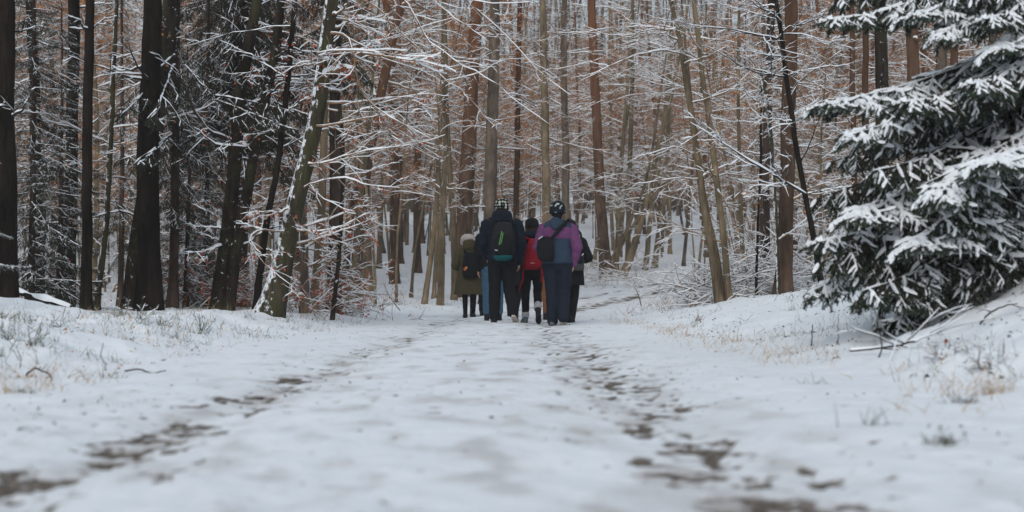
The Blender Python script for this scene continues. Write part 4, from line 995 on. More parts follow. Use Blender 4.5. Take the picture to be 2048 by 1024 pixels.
def cloth(name, c, var=0.3, scale=40, rough=0.9, bmp=0.3): M[name] = mat_plain(name, c, var, scale, rough, 0.15, bmp)
cloth('skin', (0.42, 0.24, 0.17), 0.08, 20, 0.6, 0.0)
cloth('hair', (0.05, 0.028, 0.018), 0.4, 60)
cloth('navy', (0.008, 0.012, 0.022)); cloth('black_cloth', (0.009, 0.010, 0.012)); cloth('charcoal', (0.017, 0.016, 0.019), 0.3, 60)
cloth('olive', (0.060, 0.052, 0.028), 0.25, 50); cloth('denim', (0.045, 0.095, 0.16), 0.35, 35); cloth('purple', (0.125, 0.045, 0.122), 0.2, 60)
cloth('blue_slate', (0.026, 0.042, 0.070), 0.25, 50); cloth('trouser_navy', (0.010, 0.015, 0.026), 0.25, 50); cloth('red_pack', (0.21, 0.010, 0.020), 0.3, 30)
cloth('teal', (0.006, 0.075, 0.082), 0.3, 30); cloth('fur', (0.46, 0.41, 0.38), 0.25, 90, 1.0, 1.0); cloth('rust', (0.19, 0.075, 0.035), 0.3, 40)
cloth('boot_dark', (0.014, 0.014, 0.017), 0.4, 40, 0.6); cloth('boot_grey', (0.10, 0.11, 0.12), 0.4, 40, 0.7); cloth('sole', (0.045, 0.042, 0.042), 0.5, 60, 0.8, 0.5); cloth('sole_pale', (0.42, 0.38, 0.33), 0.3, 60)
cloth('green_zip', (0.16, 0.42, 0.13), 0.1, 30); cloth('silver', (0.5, 0.5, 0.52), 0.1, 20, 0.4); cloth('grey_bag', (0.045, 0.050, 0.050), 0.3, 40, 0.6); cloth('blue_lace', (0.02, 0.16, 0.30)); cloth('sock', (0.34, 0.34, 0.36)); cloth('orange_charm', (0.55, 0.10, 0.05)); cloth('yellow_charm', (0.55, 0.36, 0.16))
cloth('red_print', (0.55, 0.30, 0.30), 0.1)
def mat_dots():
    m, ns, ls, b = new_mat('dotted_knit', 0.95, 0.1)
    v = coords(ns, ls, (1, 1, 1))
    vo = nd(ns, 'ShaderNodeTexVoronoi'); vo.inputs['Scale'].default_value = 22; vo.inputs['Randomness'].default_value = 0.25; ls.new(v, vo.inputs['Vector'])
    r = ramp(ns, [(0.40, (0.42, 0.44, 0.40)), (0.47, (0.010, 0.011, 0.012))]); ls.new(vo.outputs['Distance'], r.inputs[0]); ls.new(r.outputs[0], b.inputs['Base Color'])
    n = noise_tex(ns, ls, v, 120); bump(ns, ls, b, n.outputs[0], 0.5, 0.005)
    return m
M['dotted'] = mat_dots()
def mat_patterned():
    m, ns, ls, b = new_mat('patterned_knit', 0.9, 0.1)
    v = coords(ns, ls, (1, 1, 1))
    n = noise_tex(ns, ls, v, 26, 1, 0.4)
    r = ramp(ns, [(0.60, (0.010, 0.014, 0.022)), (0.66, (0.38, 0.42, 0.42))]); ls.new(n.outputs[0], r.inputs[0]); ls.new(r.outputs[0], b.inputs['Base Color'])
    return m
M['patterned'] = mat_patterned()

def hand_prims(w, d, side, curl=0.5):
    """palm and five bent fingers hanging from wrist w along d"""
    w = np.asarray(w, float); d = unit(np.asarray(d, float)); fwd = np.array([0, 1.0, 0]); fwd = unit(fwd - d * d.dot(fwd)); out = np.cross(d, fwd)
    pr = [cap(w, w + d * 0.085, 0.026, 0.032, sq=(0.6, 1.0))]
    for k, (o, L) in enumerate([(0.030, 0.068), (0.010, 0.078), (-0.010, 0.072), (-0.029, 0.056)]):
        a = w + d * 0.092 + fwd * o; b_ = a + d * L * 0.5 - out * side * curl * 0.012; c = b_ + unit(d * (1 - curl * 0.6) - out * side * curl) * L * 0.5
        pr += [cap(a - d * 0.02, b_, 0.0095, 0.0088, 8), cap(b_, c, 0.0088, 0.0072, 8)]
    a = w + d * 0.03 + fwd * 0.026; b_ = a + d * 0.032 + fwd * 0.024; c = b_ + d * 0.03 + fwd * 0.004
    pr += [cap(a, b_, 0.0125, 0.0105, 8), cap(b_, c, 0.0105, 0.0085, 8)]
    return pr
def body_mesh(j):
    """one continuous figure: head with a face, neck, trunk, arms with hands, legs"""
    hc = np.asarray(j['head'], float); hs = j.get('hs', 1.0); nk = np.asarray(j['neck'], float)
    pr = [ell(hc + [0, 0, 0.03 * hs], (0.076 * hs, 0.094 * hs, 0.098 * hs)), ell(hc + np.array([0, 0.030, -0.045]) * hs, (0.058 * hs, 0.066 * hs, 0.078 * hs)),
          cap(hc + np.array([0, 0.092, 0.012]) * hs, hc + np.array([0, 0.108, -0.022]) * hs, 0.010 * hs, 0.015 * hs, 8),
          cap(hc + np.array([-0.022, 0.090, -0.062]) * hs, hc + np.array([0.022, 0.090, -0.062]) * hs, 0.008 * hs, 0.008 * hs, 8)]
    for s in (-1, 1):
        pr += [ell(hc + np.array([s * 0.077, -0.005, 0.0]) * hs, (0.010 * hs, 0.020 * hs, 0.032 * hs), 10, 8), ell(hc + np.array([s * 0.031, 0.083, 0.016]) * hs, (0.014 * hs, 0.010 * hs, 0.010 * hs), 10, 8)]
    pr.append(cap(nk, hc, 0.056, 0.052))
    tz = j['torso']
    pr.append(loft([(x, y, z, rx * 0.84, ry * 0.84) for x, y, z, rx, ry in tz]))
    for side, (sh, el, wr, hd) in zip((-1, 1), j['arms']):
        pr += [cap(sh, el, 0.050, 0.040), cap(el, wr, 0.041, 0.027)] + hand_prims(wr, hd, side)
    for (hp, kn, an, toe) in j['legs']:
        an = np.asarray(an, float); toe = np.asarray(toe, float)
        pr += [cap(hp, kn, 0.080, 0.053), cap(kn, an, 0.052, 0.034), cap(an - [0, 0, 0.02], toe, 0.034, 0.026)]
    return blob(pr, 0.0095, 1, 0.3)

def boot(parent, an, heel, toe, mat, sole='sole', shaft=0.14, cuff=None):
    an, heel, toe = (np.asarray(v, float) for v in (an, heel, toe)); d = unit(toe - heel); L = np.linalg.norm(toe - heel)
    up = unit(np.array([0, 0, 1.0]) - d * d[2]) if abs(d[2]) < 0.95 else np.array([0, -1.0, 0])
    leg = unit(np.asarray(an) - heel + np.array([0, 0, 0.12]))
    o = piece('boot', [cap(heel + d * 0.045 + up * 0.045, toe - d * 0.05 + up * 0.036, 0.042, 0.040), cap(heel + d * 0.04 + up * 0.05, an + leg * (shaft - 0.08), 0.044, 0.050),
                       cap(heel + d * 0.10 + up * 0.075, heel + d * (L * 0.62) + up * 0.05, 0.044, 0.040)], mat, parent, voxel=0.010, smooth=2, ratio=0.5, wrinkle=0.002, wscale=30)
    sd = np.cross(d, up); t = np.linspace(0, 1, 9); w = np.interp(t, [0, 0.08, 0.3, 0.5, 0.75, 0.93, 1], [0.022, 0.036, 0.036, 0.038, 0.048, 0.034, 0.014])
    c = heel[None] + d[None] * (L * t)[:, None]
    V = np.stack([c + sd * w[:, None] + up * 0.022, c - sd * w[:, None] + up * 0.022, c - sd * w[:, None] - up * 0.004, c + sd * w[:, None] - up * 0.004], 1)
    g = Geo(); v, q, tt = closed(V); g.add(v, q, tt); g.build('sole', M[sole], o, False)
    if cuff: solid('lace', [cap(an + leg * 0.03 - np.array([0, 0.03, 0]), an + leg * 0.07 - np.array([0, 0.03, 0]), 0.034, 0.034)], cuff, o)
    return o

def person(spec):
    """spec: place, joints and garments; local frame: x to the right, y the way they walk, z up"""
    x, y = spec['at']; root = empty('person', (x, y, hz(x, y) + spec.get('dz', -0.022)), spec['label'], 'person', 'walkers on the snowy road', spec.get('rz', 0.0))
    j = spec['j']
    b = link('body', body_mesh(j), root); b.data.materials.append(M['skin'])
    hc = np.array(j['head']); k = j.get('hs', 1.0)
    if spec.get('hair', True): piece('hair', [ell(hc + np.array([0, -0.022, -0.012]) * k, (0.090 * k, 0.094 * k, 0.102 * k)), cap(hc + np.array([0, -0.045, -0.06]) * k, hc + np.array([0, -0.05, -0.12]) * k, 0.062 * k, 0.055 * k)], spec.get('hairmat', 'hair'), root, voxel=0.011, smooth=2, ratio=0.6, wrinkle=0.004, wscale=30)
    spec['wear'](root, j)
    return root
def trousers(root, j, mat, r=(0.098, 0.075, 0.062), hem=0.06, name='trousers', wr=0.008, hips=True, seed=0):
    pr = []
    for (hp, kn, an, toe) in j['legs']:
        hp, kn, an = (np.asarray(v, float) for v in (hp, kn, an)); end = an + unit(kn - an) * hem
        pr += [cap(hp, kn, r[0], r[1]), cap(kn, end, r[1], r[2])]
    if hips:
        h = 0.5 * (np.asarray(j['legs'][0][0]) + np.asarray(j['legs'][1][0])); z = h[2]; w = abs(j['legs'][1][0][0] - j['legs'][0][0][0]) / 2 + r[0]
        pr.append(loft([(h[0], h[1] - 0.01, z - 0.10, w * 0.85, 0.10), (h[0], h[1] - 0.02, z, w, 0.135), (h[0], h[1], z + 0.14, w * 0.92, 0.125)]))
    return piece(name, pr, mat, root, voxel=0.012, smooth=3, ratio=0.5, wrinkle=wr, wscale=11, seed=seed)
def jacket(root, j, mat, sleeve=None, pad=1.0, hood=None, hem=None, name='jacket', wr=0.010, armr=(0.078, 0.066, 0.050), seed=0):
    t = [(x, y, z, rx * pad, ry * pad) for x, y, z, rx, ry in j['torso']]
    if hem is not None: t = [(t[0][0], t[0][1], hem, t[0][3] * 1.03, t[0][4] * 1.05)] + [q for q in t if q[2] > hem + 0.02]
    body = [loft(t, 28, 2.3)]
    arms = []
    for (sh, el, wrist, hd) in j['arms']:
        arms.append([cap(sh, el, armr[0], armr[1]), cap(el, wrist, armr[1], armr[2])])
    if sleeve is None:
        o = piece(name, body + arms[0] + arms[1], mat, root, voxel=0.012, smooth=4, ratio=0.55, wrinkle=wr, wscale=9, seed=seed)
    else:
        o = piece(name, body, mat, root, voxel=0.012, smooth=4, ratio=0.55, wrinkle=wr, wscale=9, seed=seed)
        for a in arms: piece('sleeve', a, sleeve, o, voxel=0.011, smooth=3, ratio=0.55, wrinkle=wr * 0.9, wscale=12, seed=seed + 1)
    if hood:
        piece('hood', hood, mat if sleeve is None else 'blue_slate', o, voxel=0.011, smooth=4, ratio=0.6, wrinkle=0.006, wscale=14, seed=seed + 2)
    return o
def beanie(root, c, r, mat, name='hat', drop=0.25, pom=None):
    c = np.asarray(c, float)
    k = np.linspace(-drop, 1, 9)
    rings = [(c[0], c[1], c[2] + r[2] * v, r[0] * math.sqrt(max(1 - max(v, 0) ** 2.2, 0.01)), r[1] * math.sqrt(max(1 - max(v, 0) ** 2.2, 0.01))) for v in k]
    o = piece(name, [loft(rings), loft([(c[0], c[1], c[2] - r[2] * drop - 0.004, r[0] * 1.05, r[1] * 1.05), (c[0], c[1], c[2] - r[2] * drop + 0.045, r[0] * 1.05, r[1] * 1.05)])], mat, root, voxel=0.009, smooth=2, ratio=0.6, wrinkle=0.003, wscale=40)
    if pom: piece('pompom', [ell(c + [0, 0, r[2] + pom * 0.7], (pom, pom, pom))], mat, o, voxel=0.01, smooth=1, wrinkle=0.008, wscale=60)
    return o
def std(Hh=1.75, sw=0.19, hipw=0.095, waist=(0.17, 0.12), chest=(0.20, 0.135), hips=(0.185, 0.135), legs=None, arms=None, lean=0.0):
    k = Hh / 1.75
    t = [(0, 0, 0.88 * k, hips[0], hips[1]), (0, 0.0, 1.02 * k, (hips[0] + waist[0]) / 2, waist[1] * 1.05), (0, 0.01 + lean * 0.1, 1.12 * k, waist[0], waist[1]), (0, 0.01 + lean * 0.2, 1.28 * k, chest[0], chest[1]),
         (0, 0.0 + lean * 0.3, 1.40 * k, chest[0] * 1.0, chest[1] * 0.95), (0, -0.005 + lean * 0.3, 1.455 * k, sw * 0.86, chest[1] * 0.72), (0, lean * 0.35, 1.50 * k, 0.085, 0.08)]
    legs = legs or [((-hipw, 0, 0.90 * k), (-hipw, 0.02, 0.49 * k), (-hipw - 0.01, -0.01, 0.09), (-hipw - 0.02, 0.15, 0.03)), ((hipw, 0, 0.90 * k), (hipw, 0.04, 0.49 * k), (hipw + 0.01, -0.02, 0.09), (hipw + 0.02, 0.14, 0.03))]
    arms = arms or [((-sw - 0.015, 0, 1.40 * k), (-sw - 0.055, -0.02, 1.13 * k), (-sw - 0.05, 0.08, 0.90 * k), (0, 0.15, -1)), ((sw + 0.015, 0, 1.40 * k), (sw + 0.055, -0.02, 1.13 * k), (sw + 0.05, 0.08, 0.90 * k), (0, 0.15, -1))]
    return dict(torso=t, legs=legs, arms=arms, neck=(0, lean * 0.35, 1.47 * k), head=(0, lean * 0.4 + 0.02, 1.62 * k), hs=1.0 + (k - 1) * 0.5)
def at_px(px, Y): return ((px - 1024) / F * Y, Y)

# 1 the tall walker: navy hooded jacket, dotted hat
J = std(1.82, 0.215, 0.095, (0.20, 0.15), (0.235, 0.16), (0.20, 0.15),
        legs=[((-0.10, 0, 0.94), (-0.105, 0.03, 0.51), (-0.11, 0.0, 0.09), (-0.12, 0.16, 0.03)), ((0.10, 0, 0.94), (0.11, 0.07, 0.52), (0.155, -0.17, 0.15), (0.175, -0.04, 0.05))],
        arms=[((-0.225, 0, 1.44), (-0.275, -0.03, 1.16), (-0.22, 0.14, 0.98), (0.2, 0.6, -0.6)), ((0.225, 0, 1.44), (0.275, -0.03, 1.16), (0.25, 0.09, 0.92), (0, 0.3, -1))])
def wear(root, j):
    trousers(root, j, 'black_cloth', (0.112, 0.090, 0.078), 0.02, seed=1)
    jacket(root, j, 'navy', pad=1.06, armr=(0.092, 0.080, 0.062), wr=0.013, seed=2,
           hood=[loft([(0, -0.03, 1.47, 0.13, 0.12), (0, -0.05, 1.52, 0.155, 0.13), (0, -0.055, 1.59, 0.15, 0.125), (0, -0.03, 1.65, 0.115, 0.11)]), cap((-0.09, -0.10, 1.50), (0.09, -0.10, 1.50), 0.07, 0.07)])
    beanie(root, np.array(j['head']) + [0, -0.01, 0.045], (0.106, 0.118, 0.108), 'dotted', drop=0.55)
    boot(root, (-0.11, 0.0, 0.09), (-0.11, -0.08, 0.0), (-0.125, 0.20, 0.0), 'boot_dark')
    boot(root, (0.155, -0.17, 0.15), (0.150, -0.24, 0.115), (0.215, -0.005, 0.0), 'boot_dark', 'sole_pale', cuff='teal')
tall = person(dict(at=at_px(1004, 20.7), label='tall person in navy hooded jacket, black trousers and dotted black hat, walking away', j=J, wear=wear, rz=0.04))
def pack_on(p, name, label, z, y):
    e = empty(name, (0, 0, 0), label, 'backpack'); m = Matrix.Rotation(p.rotation_euler.z, 4, 'Z'); e.location = Vector(p.location) + m @ Vector((0, y, z)); e.rotation_euler = p.rotation_euler
    return e
bp = pack_on(tall, 'backpack', 'black backpack with a green zip on the tall walker', 0.90, -0.26)
def sh(prims, dy, dz): return [(V + np.array([0, dy, dz]), Q, T) for V, Q, T in prims]
piece('pack_body', [loft([(0.01, 0, 0.06, 0.13, 0.07), (0.01, -0.01, 0.14, 0.17, 0.105), (0.01, -0.01, 0.32, 0.175, 0.11), (0.01, 0.0, 0.46, 0.155, 0.095), (0.01, 0.01, 0.55, 0.115, 0.065), (0.01, 0.02, 0.58, 0.07, 0.03)], 28, 2.8)], 'charcoal', bp, voxel=0.012, smooth=3, ratio=0.6, wrinkle=0.005, wscale=10)
piece('pocket', [loft([(0.01, -0.085, 0.10, 0.115, 0.035), (0.01, -0.095, 0.18, 0.13, 0.045), (0.01, -0.095, 0.32, 0.125, 0.04), (0.01, -0.08, 0.40, 0.085, 0.025)], 24, 3)], 'black_cloth', bp, voxel=0.011, smooth=2, ratio=0.6, wrinkle=0.003)
piece('rain_cover', [loft([(0.005, 0.0, 0.015, 0.09, 0.05), (0.005, -0.01, 0.05, 0.135, 0.085), (0.005, -0.01, 0.095, 0.15, 0.10)], 24, 2.6)], 'teal', bp, voxel=0.011, smooth=2, ratio=0.6, wrinkle=0.006)
solid('zip', [cap((-0.055, -0.142, 0.24), (-0.015, -0.132, 0.43), 0.005, 0.005, 8)], 'green_zip', bp)
solid('zip', [cap((-0.030, -0.143, 0.25), (0.005, -0.134, 0.41), 0.004, 0.004, 8)], 'green_zip', bp)
solid('badge', [ribbon([(-0.115, -0.126, 0.165), (-0.075, -0.134, 0.158)], 0.014, 0.006)], 'silver', bp)
for s in (-1, 1): solid('strap', [ribbon([(s * 0.10, 0.03, 0.50), (s * 0.13, 0.09, 0.585), (s * 0.135, 0.20, 0.60), (s * 0.13, 0.38, 0.55), (s * 0.12, 0.44, 0.40)], 0.06, 0.015, (0, 0, 1))], 'black_cloth', bp)
solid('haul_loop', [ribbon([(-0.03, 0.03, 0.57), (-0.02, 0.02, 0.61), (0.04, 0.02, 0.61), (0.05, 0.03, 0.57)], 0.02, 0.006, (0, 1, 0))], 'black_cloth', bp)

# 2 the purple walker: two-tone jacket, patterned hat, sling bag
J = std(1.79, 0.19, 0.10, (0.205, 0.16), (0.222, 0.16), (0.205, 0.16),
        legs=[((-0.10, 0, 0.90), (-0.075, 0.03, 0.50), (-0.07, -0.04, 0.09), (-0.085, 0.13, 0.03)), ((0.10, 0, 0.90), (0.085, 0.06, 0.50), (0.085, -0.20, 0.14), (0.10, -0.08, 0.05))],
        arms=[((-0.195, 0, 1.385), (-0.275, 0.0, 1.14), (-0.20, 0.16, 1.00), (0.3, 0.6, -0.5)), ((0.195, 0, 1.385), (0.28, -0.06, 1.13), (0.225, 0.02, 0.90), (-0.15, 0.2, -1))])
def wear(root, j):
    trousers(root, j, 'trouser_navy', (0.122, 0.098, 0.082), 0.0, seed=11, wr=0.010)
    jk = jacket(root, j, 'blue_slate', sleeve='purple', pad=1.04, armr=(0.096, 0.080, 0.056), wr=0.012, seed=12, hem=0.90,
                hood=[loft([(0, -0.05, 1.44, 0.10, 0.10), (0, -0.075, 1.475, 0.12, 0.11), (0, -0.05, 1.52, 0.10, 0.10)]), cap((-0.04, -0.165, 1.425), (-0.01, -0.13, 1.48), 0.055, 0.085, sq=(1.25, 0.6))])
    piece('yoke', [loft([(x, y, z, rx * 1.065, ry * 1.07) for x, y, z, rx, ry in [(0, 0.008, 1.25, 0.222, 0.161), (0, 0, 1.34, 0.224, 0.162), (0, 0.0, 1.41, 0.21, 0.155), (0, -0.005, 1.47, 0.155, 0.12), (0, 0, 1.53, 0.085, 0.085)]], 28, 2.3)], 'purple', jk, voxel=0.012, smooth=3, ratio=0.55, wrinkle=0.010, wscale=9, seed=12)
    beanie(root, np.array(j['head']) + [0, 0.0, 0.042], (0.112, 0.124, 0.108), 'patterned', drop=0.75)
    boot(root, (-0.07, -0.04, 0.09), (-0.07, -0.12, 0.0), (-0.095, 0.16, 0.0), 'boot_grey', 'sole')
    boot(root, (0.085, -0.20, 0.14), (0.105, -0.25, 0.17), (0.06, -0.11, 0.0), 'rust', 'sole_pale')
purp = person(dict(at=at_px(1115, 20.3), label='person in purple and slate blue jacket with a patterned dark hat, walking away', hairmat='black_cloth', j=J, wear=wear, rz=-0.03))
sb = empty('sling_bag', (0, 0, 0), 'black sling bag hanging across the back of the purple walker', 'bag'); sb.location = Vector(purp.location) + Vector((-0.17, -0.20, 0.93)); sb.rotation_euler = purp.rotation_euler
piece('bag_body', [loft([(0.02, 0.0, 0.0, 0.08, 0.04), (0.0, -0.01, 0.05, 0.12, 0.065), (-0.01, -0.01, 0.20, 0.125, 0.07), (-0.015, 0.0, 0.31, 0.10, 0.05), (-0.01, 0.01, 0.35, 0.06, 0.03)], 24, 2.7)], 'black_cloth', sb, voxel=0.011, smooth=3, ratio=0.6, wrinkle=0.006, wscale=12)
solid('strap', [ribbon([(0.06, -0.02, 0.30), (0.12, -0.015, 0.37), (0.20, 0.0, 0.46), (0.28, 0.05, 0.555), (0.315, 0.14, 0.60), (0.33, 0.26, 0.58), (0.30, 0.38, 0.47), (0.20, 0.42, 0.3), (0.02, 0.38, 0.12), (-0.10, 0.22, 0.08), (-0.10, 0.04, 0.08)], 0.045, 0.012, (0, 1, 0.3))], 'black_cloth', sb)
solid('clasp', [cap((-0.10, -0.045, 0.315), (-0.05, -0.055, 0.35), 0.008, 0.008, 8)], 'silver', sb)

# 3 the walker with the red pack
J = std(1.58, 0.165, 0.085, (0.155, 0.12), (0.175, 0.125), (0.175, 0.13),
        legs=[((-0.09, 0, 0.82), (-0.095, 0.03, 0.45), (-0.10, -0.02, 0.09), (-0.13, 0.14, 0.03)), ((0.09, 0, 0.82), (0.085, 0.10, 0.46), (0.085, -0.22, 0.20), (0.09, -0.24, 0.06))],
        arms=[((-0.18, 0, 1.25), (-0.22, -0.01, 1.01), (-0.15, 0.14, 0.88), (0.3, 0.6, -0.5)), ((0.18, 0, 1.25), (0.22, -0.01, 1.01), (0.15, 0.14, 0.88), (-0.3, 0.6, -0.5))])
def wear(root, j):
    trousers(root, j, 'black_cloth', (0.094, 0.066, 0.055), 0.05, seed=21)
    jacket(root, j, 'navy', pad=1.06, armr=(0.075, 0.065, 0.05), wr=0.010, seed=22, hood=[loft([(0, -0.03, 1.28, 0.12, 0.10), (0, -0.05, 1.33, 0.14, 0.115), (0, -0.045, 1.38, 0.125, 0.105), (0, -0.03, 1.41, 0.09, 0.09)])])
    beanie(root, np.array(j['head']) + [0, -0.01, 0.045], (0.103, 0.117, 0.105), 'black_cloth', drop=0.5)
    boot(root, (-0.10, -0.02, 0.09), (-0.095, -0.09, 0.0), (-0.15, 0.16, 0.0), 'boot_grey', 'sole_pale', cuff='blue_lace')
    b = boot(root, (0.085, -0.22, 0.20), (0.085, -0.275, 0.235), (0.095, -0.225, -0.015 + 0.03), 'boot_dark', 'sole')
    for k, (a, b2) in enumerate([((-0.10, -0.02, 0.145), (-0.098, -0.01, 0.17)), ((0.085, -0.205, 0.27), (0.085, -0.18, 0.30))]): solid('sock', [cap(a, b2, 0.058, 0.058)], 'sock', root)
redp = person(dict(at=at_px(1064, 21.3), label='shorter person with black hat and red backpack walking in the middle, one foot lifted', j=J, wear=wear))
rb = pack_on(redp, 'backpack', 'bright red backpack with dangling red straps', 0.80, -0.22)
piece('pack_body', [loft([(0, 0.0, 0.02, 0.09, 0.05), (0, -0.02, 0.06, 0.125, 0.085), (0, -0.02, 0.16, 0.125, 0.095), (0, -0.01, 0.30, 0.10, 0.085), (0, 0.0, 0.42, 0.07, 0.06), (0, 0.02, 0.49, 0.035, 0.03)], 26, 2.5)], 'red_pack', rb, voxel=0.011, smooth=3, ratio=0.6, wrinkle=0.007, wscale=13)
piece('pocket', [loft([(0, -0.075, 0.045, 0.10, 0.035), (0, -0.092, 0.09, 0.115, 0.045), (0, -0.088, 0.155, 0.105, 0.035), (0, -0.075, 0.175, 0.08, 0.02)], 24, 3)], 'red_pack', rb, voxel=0.010, smooth=2, ratio=0.6, wrinkle=0.004)
solid('print', [ribbon([(-0.03, -0.1365, 0.118), (0.03, -0.1365, 0.116)], 0.010, 0.003)], 'red_print', rb)
for s in (-1, 1):
    solid('strap', [ribbon([(s * 0.05, 0.05, 0.47), (s * 0.09, 0.10, 0.52), (s * 0.10, 0.20, 0.53), (s * 0.10, 0.35, 0.45)], 0.05, 0.012, (0, 0, 1))], 'red_pack', rb)
    piece('side_pocket', [ell((s * 0.118, 0.0, 0.14), (0.030, 0.05, 0.085))], 'red_pack', rb, voxel=0.011, smooth=2, wrinkle=0.004)
solid('loose_strap', [ribbon([(-0.118, -0.01, 0.10), (-0.135, -0.03, -0.02), (-0.14, -0.03, -0.12), (-0.15, -0.03, -0.155), (-0.175, -0.03, -0.22), (-0.195, -0.03, -0.30)], 0.024, 0.006)], 'red_pack', rb)
solid('loose_strap', [ribbon([(0.118, -0.01, 0.10), (0.14, -0.03, 0.0), (0.145, -0.03, -0.06), (0.14, -0.03, -0.10), (0.135, -0.03, -0.17)], 0.032, 0.008)], 'red_pack', rb)

# 4 the olive coat
J = std(1.60, 0.165, 0.075, (0.18, 0.14), (0.185, 0.135), (0.20, 0.15),
        legs=[((-0.08, 0, 0.83), (-0.075, 0.02, 0.46), (-0.07, -0.01, 0.09), (-0.08, 0.14, 0.03)), ((0.08, 0, 0.83), (0.075, 0.05, 0.46), (0.06, -0.03, 0.10), (0.085, 0.12, 0.03))],
        arms=[((-0.18, 0, 1.26), (-0.27, -0.05, 1.02), (-0.16, 0.12, 0.95), (0.4, 0.6, -0.4)), ((0.18, 0, 1.26), (0.24, -0.03, 1.02), (0.18, 0.12, 0.90), (-0.3, 0.6, -0.5))])
def wear(root, j):
    t = j['torso']; j2 = dict(j); j2['torso'] = [(0, 0, 0.47, 0.275, 0.19), (0, 0, 0.62, 0.25, 0.175), (0, 0, 0.80, 0.225, 0.16)] + [q for q in t if q[2] > 0.84]
    jacket(root, j2, 'olive', pad=1.06, name='coat', armr=(0.085, 0.080, 0.062), seed=31, wr=0.007, hood=[loft([(0, -0.02, 1.30, 0.12, 0.10), (0, -0.045, 1.37, 0.125, 0.12), (0, -0.045, 1.47, 0.115, 0.115), (0, -0.02, 1.55, 0.08, 0.08)])])
    piece('fur_hat', [ell((-0.02, 0.0, 1.545), (0.135, 0.13, 0.085)), cap((-0.115, -0.03, 1.52), (-0.125, 0.02, 1.45), 0.045, 0.04), cap((0.075, -0.03, 1.52), (0.085, 0.02, 1.45), 0.045, 0.04)], 'fur', root, voxel=0.011, smooth=1, ratio=0.8, wrinkle=0.016, wscale=45, stretch=(1, 1, 1))
    trousers(root, j, 'black_cloth', (0.085, 0.058, 0.042), 0.0, 'tights', 0.001, seed=32)
    boot(root, (-0.07, -0.01, 0.09), (-0.07, -0.07, 0.0), (-0.08, 0.17, 0.0), 'boot_dark', shaft=0.06)
    boot(root, (0.06, -0.03, 0.10), (0.05, -0.09, 0.02), (0.125, 0.13, 0.0), 'boot_dark', 'sole_pale', shaft=0.06)
oliv = person(dict(at=at_px(938, 27.2), label='person in long olive coat with white fur hat, leftmost of the walkers', j=J, wear=wear, rz=0.05))
ob = pack_on(oliv, 'backpack', 'dark backpack with a small orange charm on the olive coat', 0.78, -0.21)
piece('pack_body', [loft([(0.03, 0, 0.0, 0.12, 0.05), (0.03, -0.01, 0.06, 0.16, 0.08), (0.03, -0.01, 0.25, 0.165, 0.085), (0.02, 0.0, 0.42, 0.13, 0.07), (0.02, 0.02, 0.50, 0.08, 0.04)], 26, 2.7)], 'black_cloth', ob, voxel=0.012, smooth=3, ratio=0.6, wrinkle=0.005, wscale=12)
for s in (-1, 1): solid('strap', [ribbon([(0.02 + s * 0.09, 0.04, 0.46), (0.02 + s * 0.10, 0.10, 0.53), (s * 0.10, 0.20, 0.55), (s * 0.10, 0.35, 0.45)], 0.05, 0.012, (0, 0, 1))], 'black_cloth', ob)
solid('charm', [ell((-0.085, -0.10, 0.17), (0.026, 0.022, 0.034), 10, 8)], 'orange_charm', ob); solid('charm', [ell((-0.055, -0.105, 0.195), (0.016, 0.014, 0.026), 10, 8)], 'yellow_charm', ob)

# 5 jeans walker ahead of the tall one
J = std(1.70, 0.19, 0.09, (0.19, 0.14), (0.215, 0.15), (0.19, 0.14))
def wear(root, j):
    trousers(root, j, 'denim', (0.105, 0.085, 0.068), 0.07, seed=41, wr=0.006)
    jacket(root, j, 'black_cloth', pad=1.06, armr=(0.090, 0.078, 0.06), wr=0.007, seed=42)
    beanie(root, np.array(j['head']) + [0, -0.01, 0.045], (0.096, 0.112, 0.10), 'black_cloth', drop=0.35)
    for (hp, kn, an, toe) in j['legs']: boot(root, an, (an[0], an[1] - 0.08, 0), (toe[0], toe[1] + 0.03, 0), 'boot_dark', 'sole_pale', shaft=0.18)
person(dict(at=at_px(986, 23.2), label='person in blue jeans and dark jacket, mostly hidden by the tall walker', j=J, wear=wear))
# 6 dark skirted walker seen between the tall one and the red pack
J = std(1.60, 0.165, 0.08, (0.17, 0.13), (0.18, 0.13), (0.19, 0.14), legs=[((-0.08, 0, 0.82), (-0.09, 0.05, 0.46), (-0.10, 0.0, 0.09), (-0.11, 0.15, 0.03)), ((0.08, 0, 0.82), (0.07, 0.03, 0.46), (0.02, -0.05, 0.10), (0.03, 0.12, 0.03))])
def wear(root, j):
    j2 = dict(j); j2['torso'] = [(0, 0, 0.60, 0.215, 0.16), (0, 0, 0.78, 0.20, 0.15)] + [q for q in j['torso'] if q[2] > 0.84]
    jacket(root, j2, 'black_cloth', pad=1.06, name='coat', seed=51); trousers(root, j, 'black_cloth', (0.085, 0.062, 0.048), 0.02, 'tights', 0.001, seed=52)
    beanie(root, np.array(j['head']) + [0, -0.01, 0.045], (0.096, 0.112, 0.10), 'navy', drop=0.35)
    for (hp, kn, an, toe) in j['legs']: boot(root, an, (an[0], an[1] - 0.08, 0), (toe[0], toe[1] + 0.03, 0), 'boot_dark', 'sole', shaft=0.10, cuff='blue_lace')
person(dict(at=at_px(1030, 26.5), label='person in dark coat seen between the tall walker and the red backpack', j=J, wear=wear))
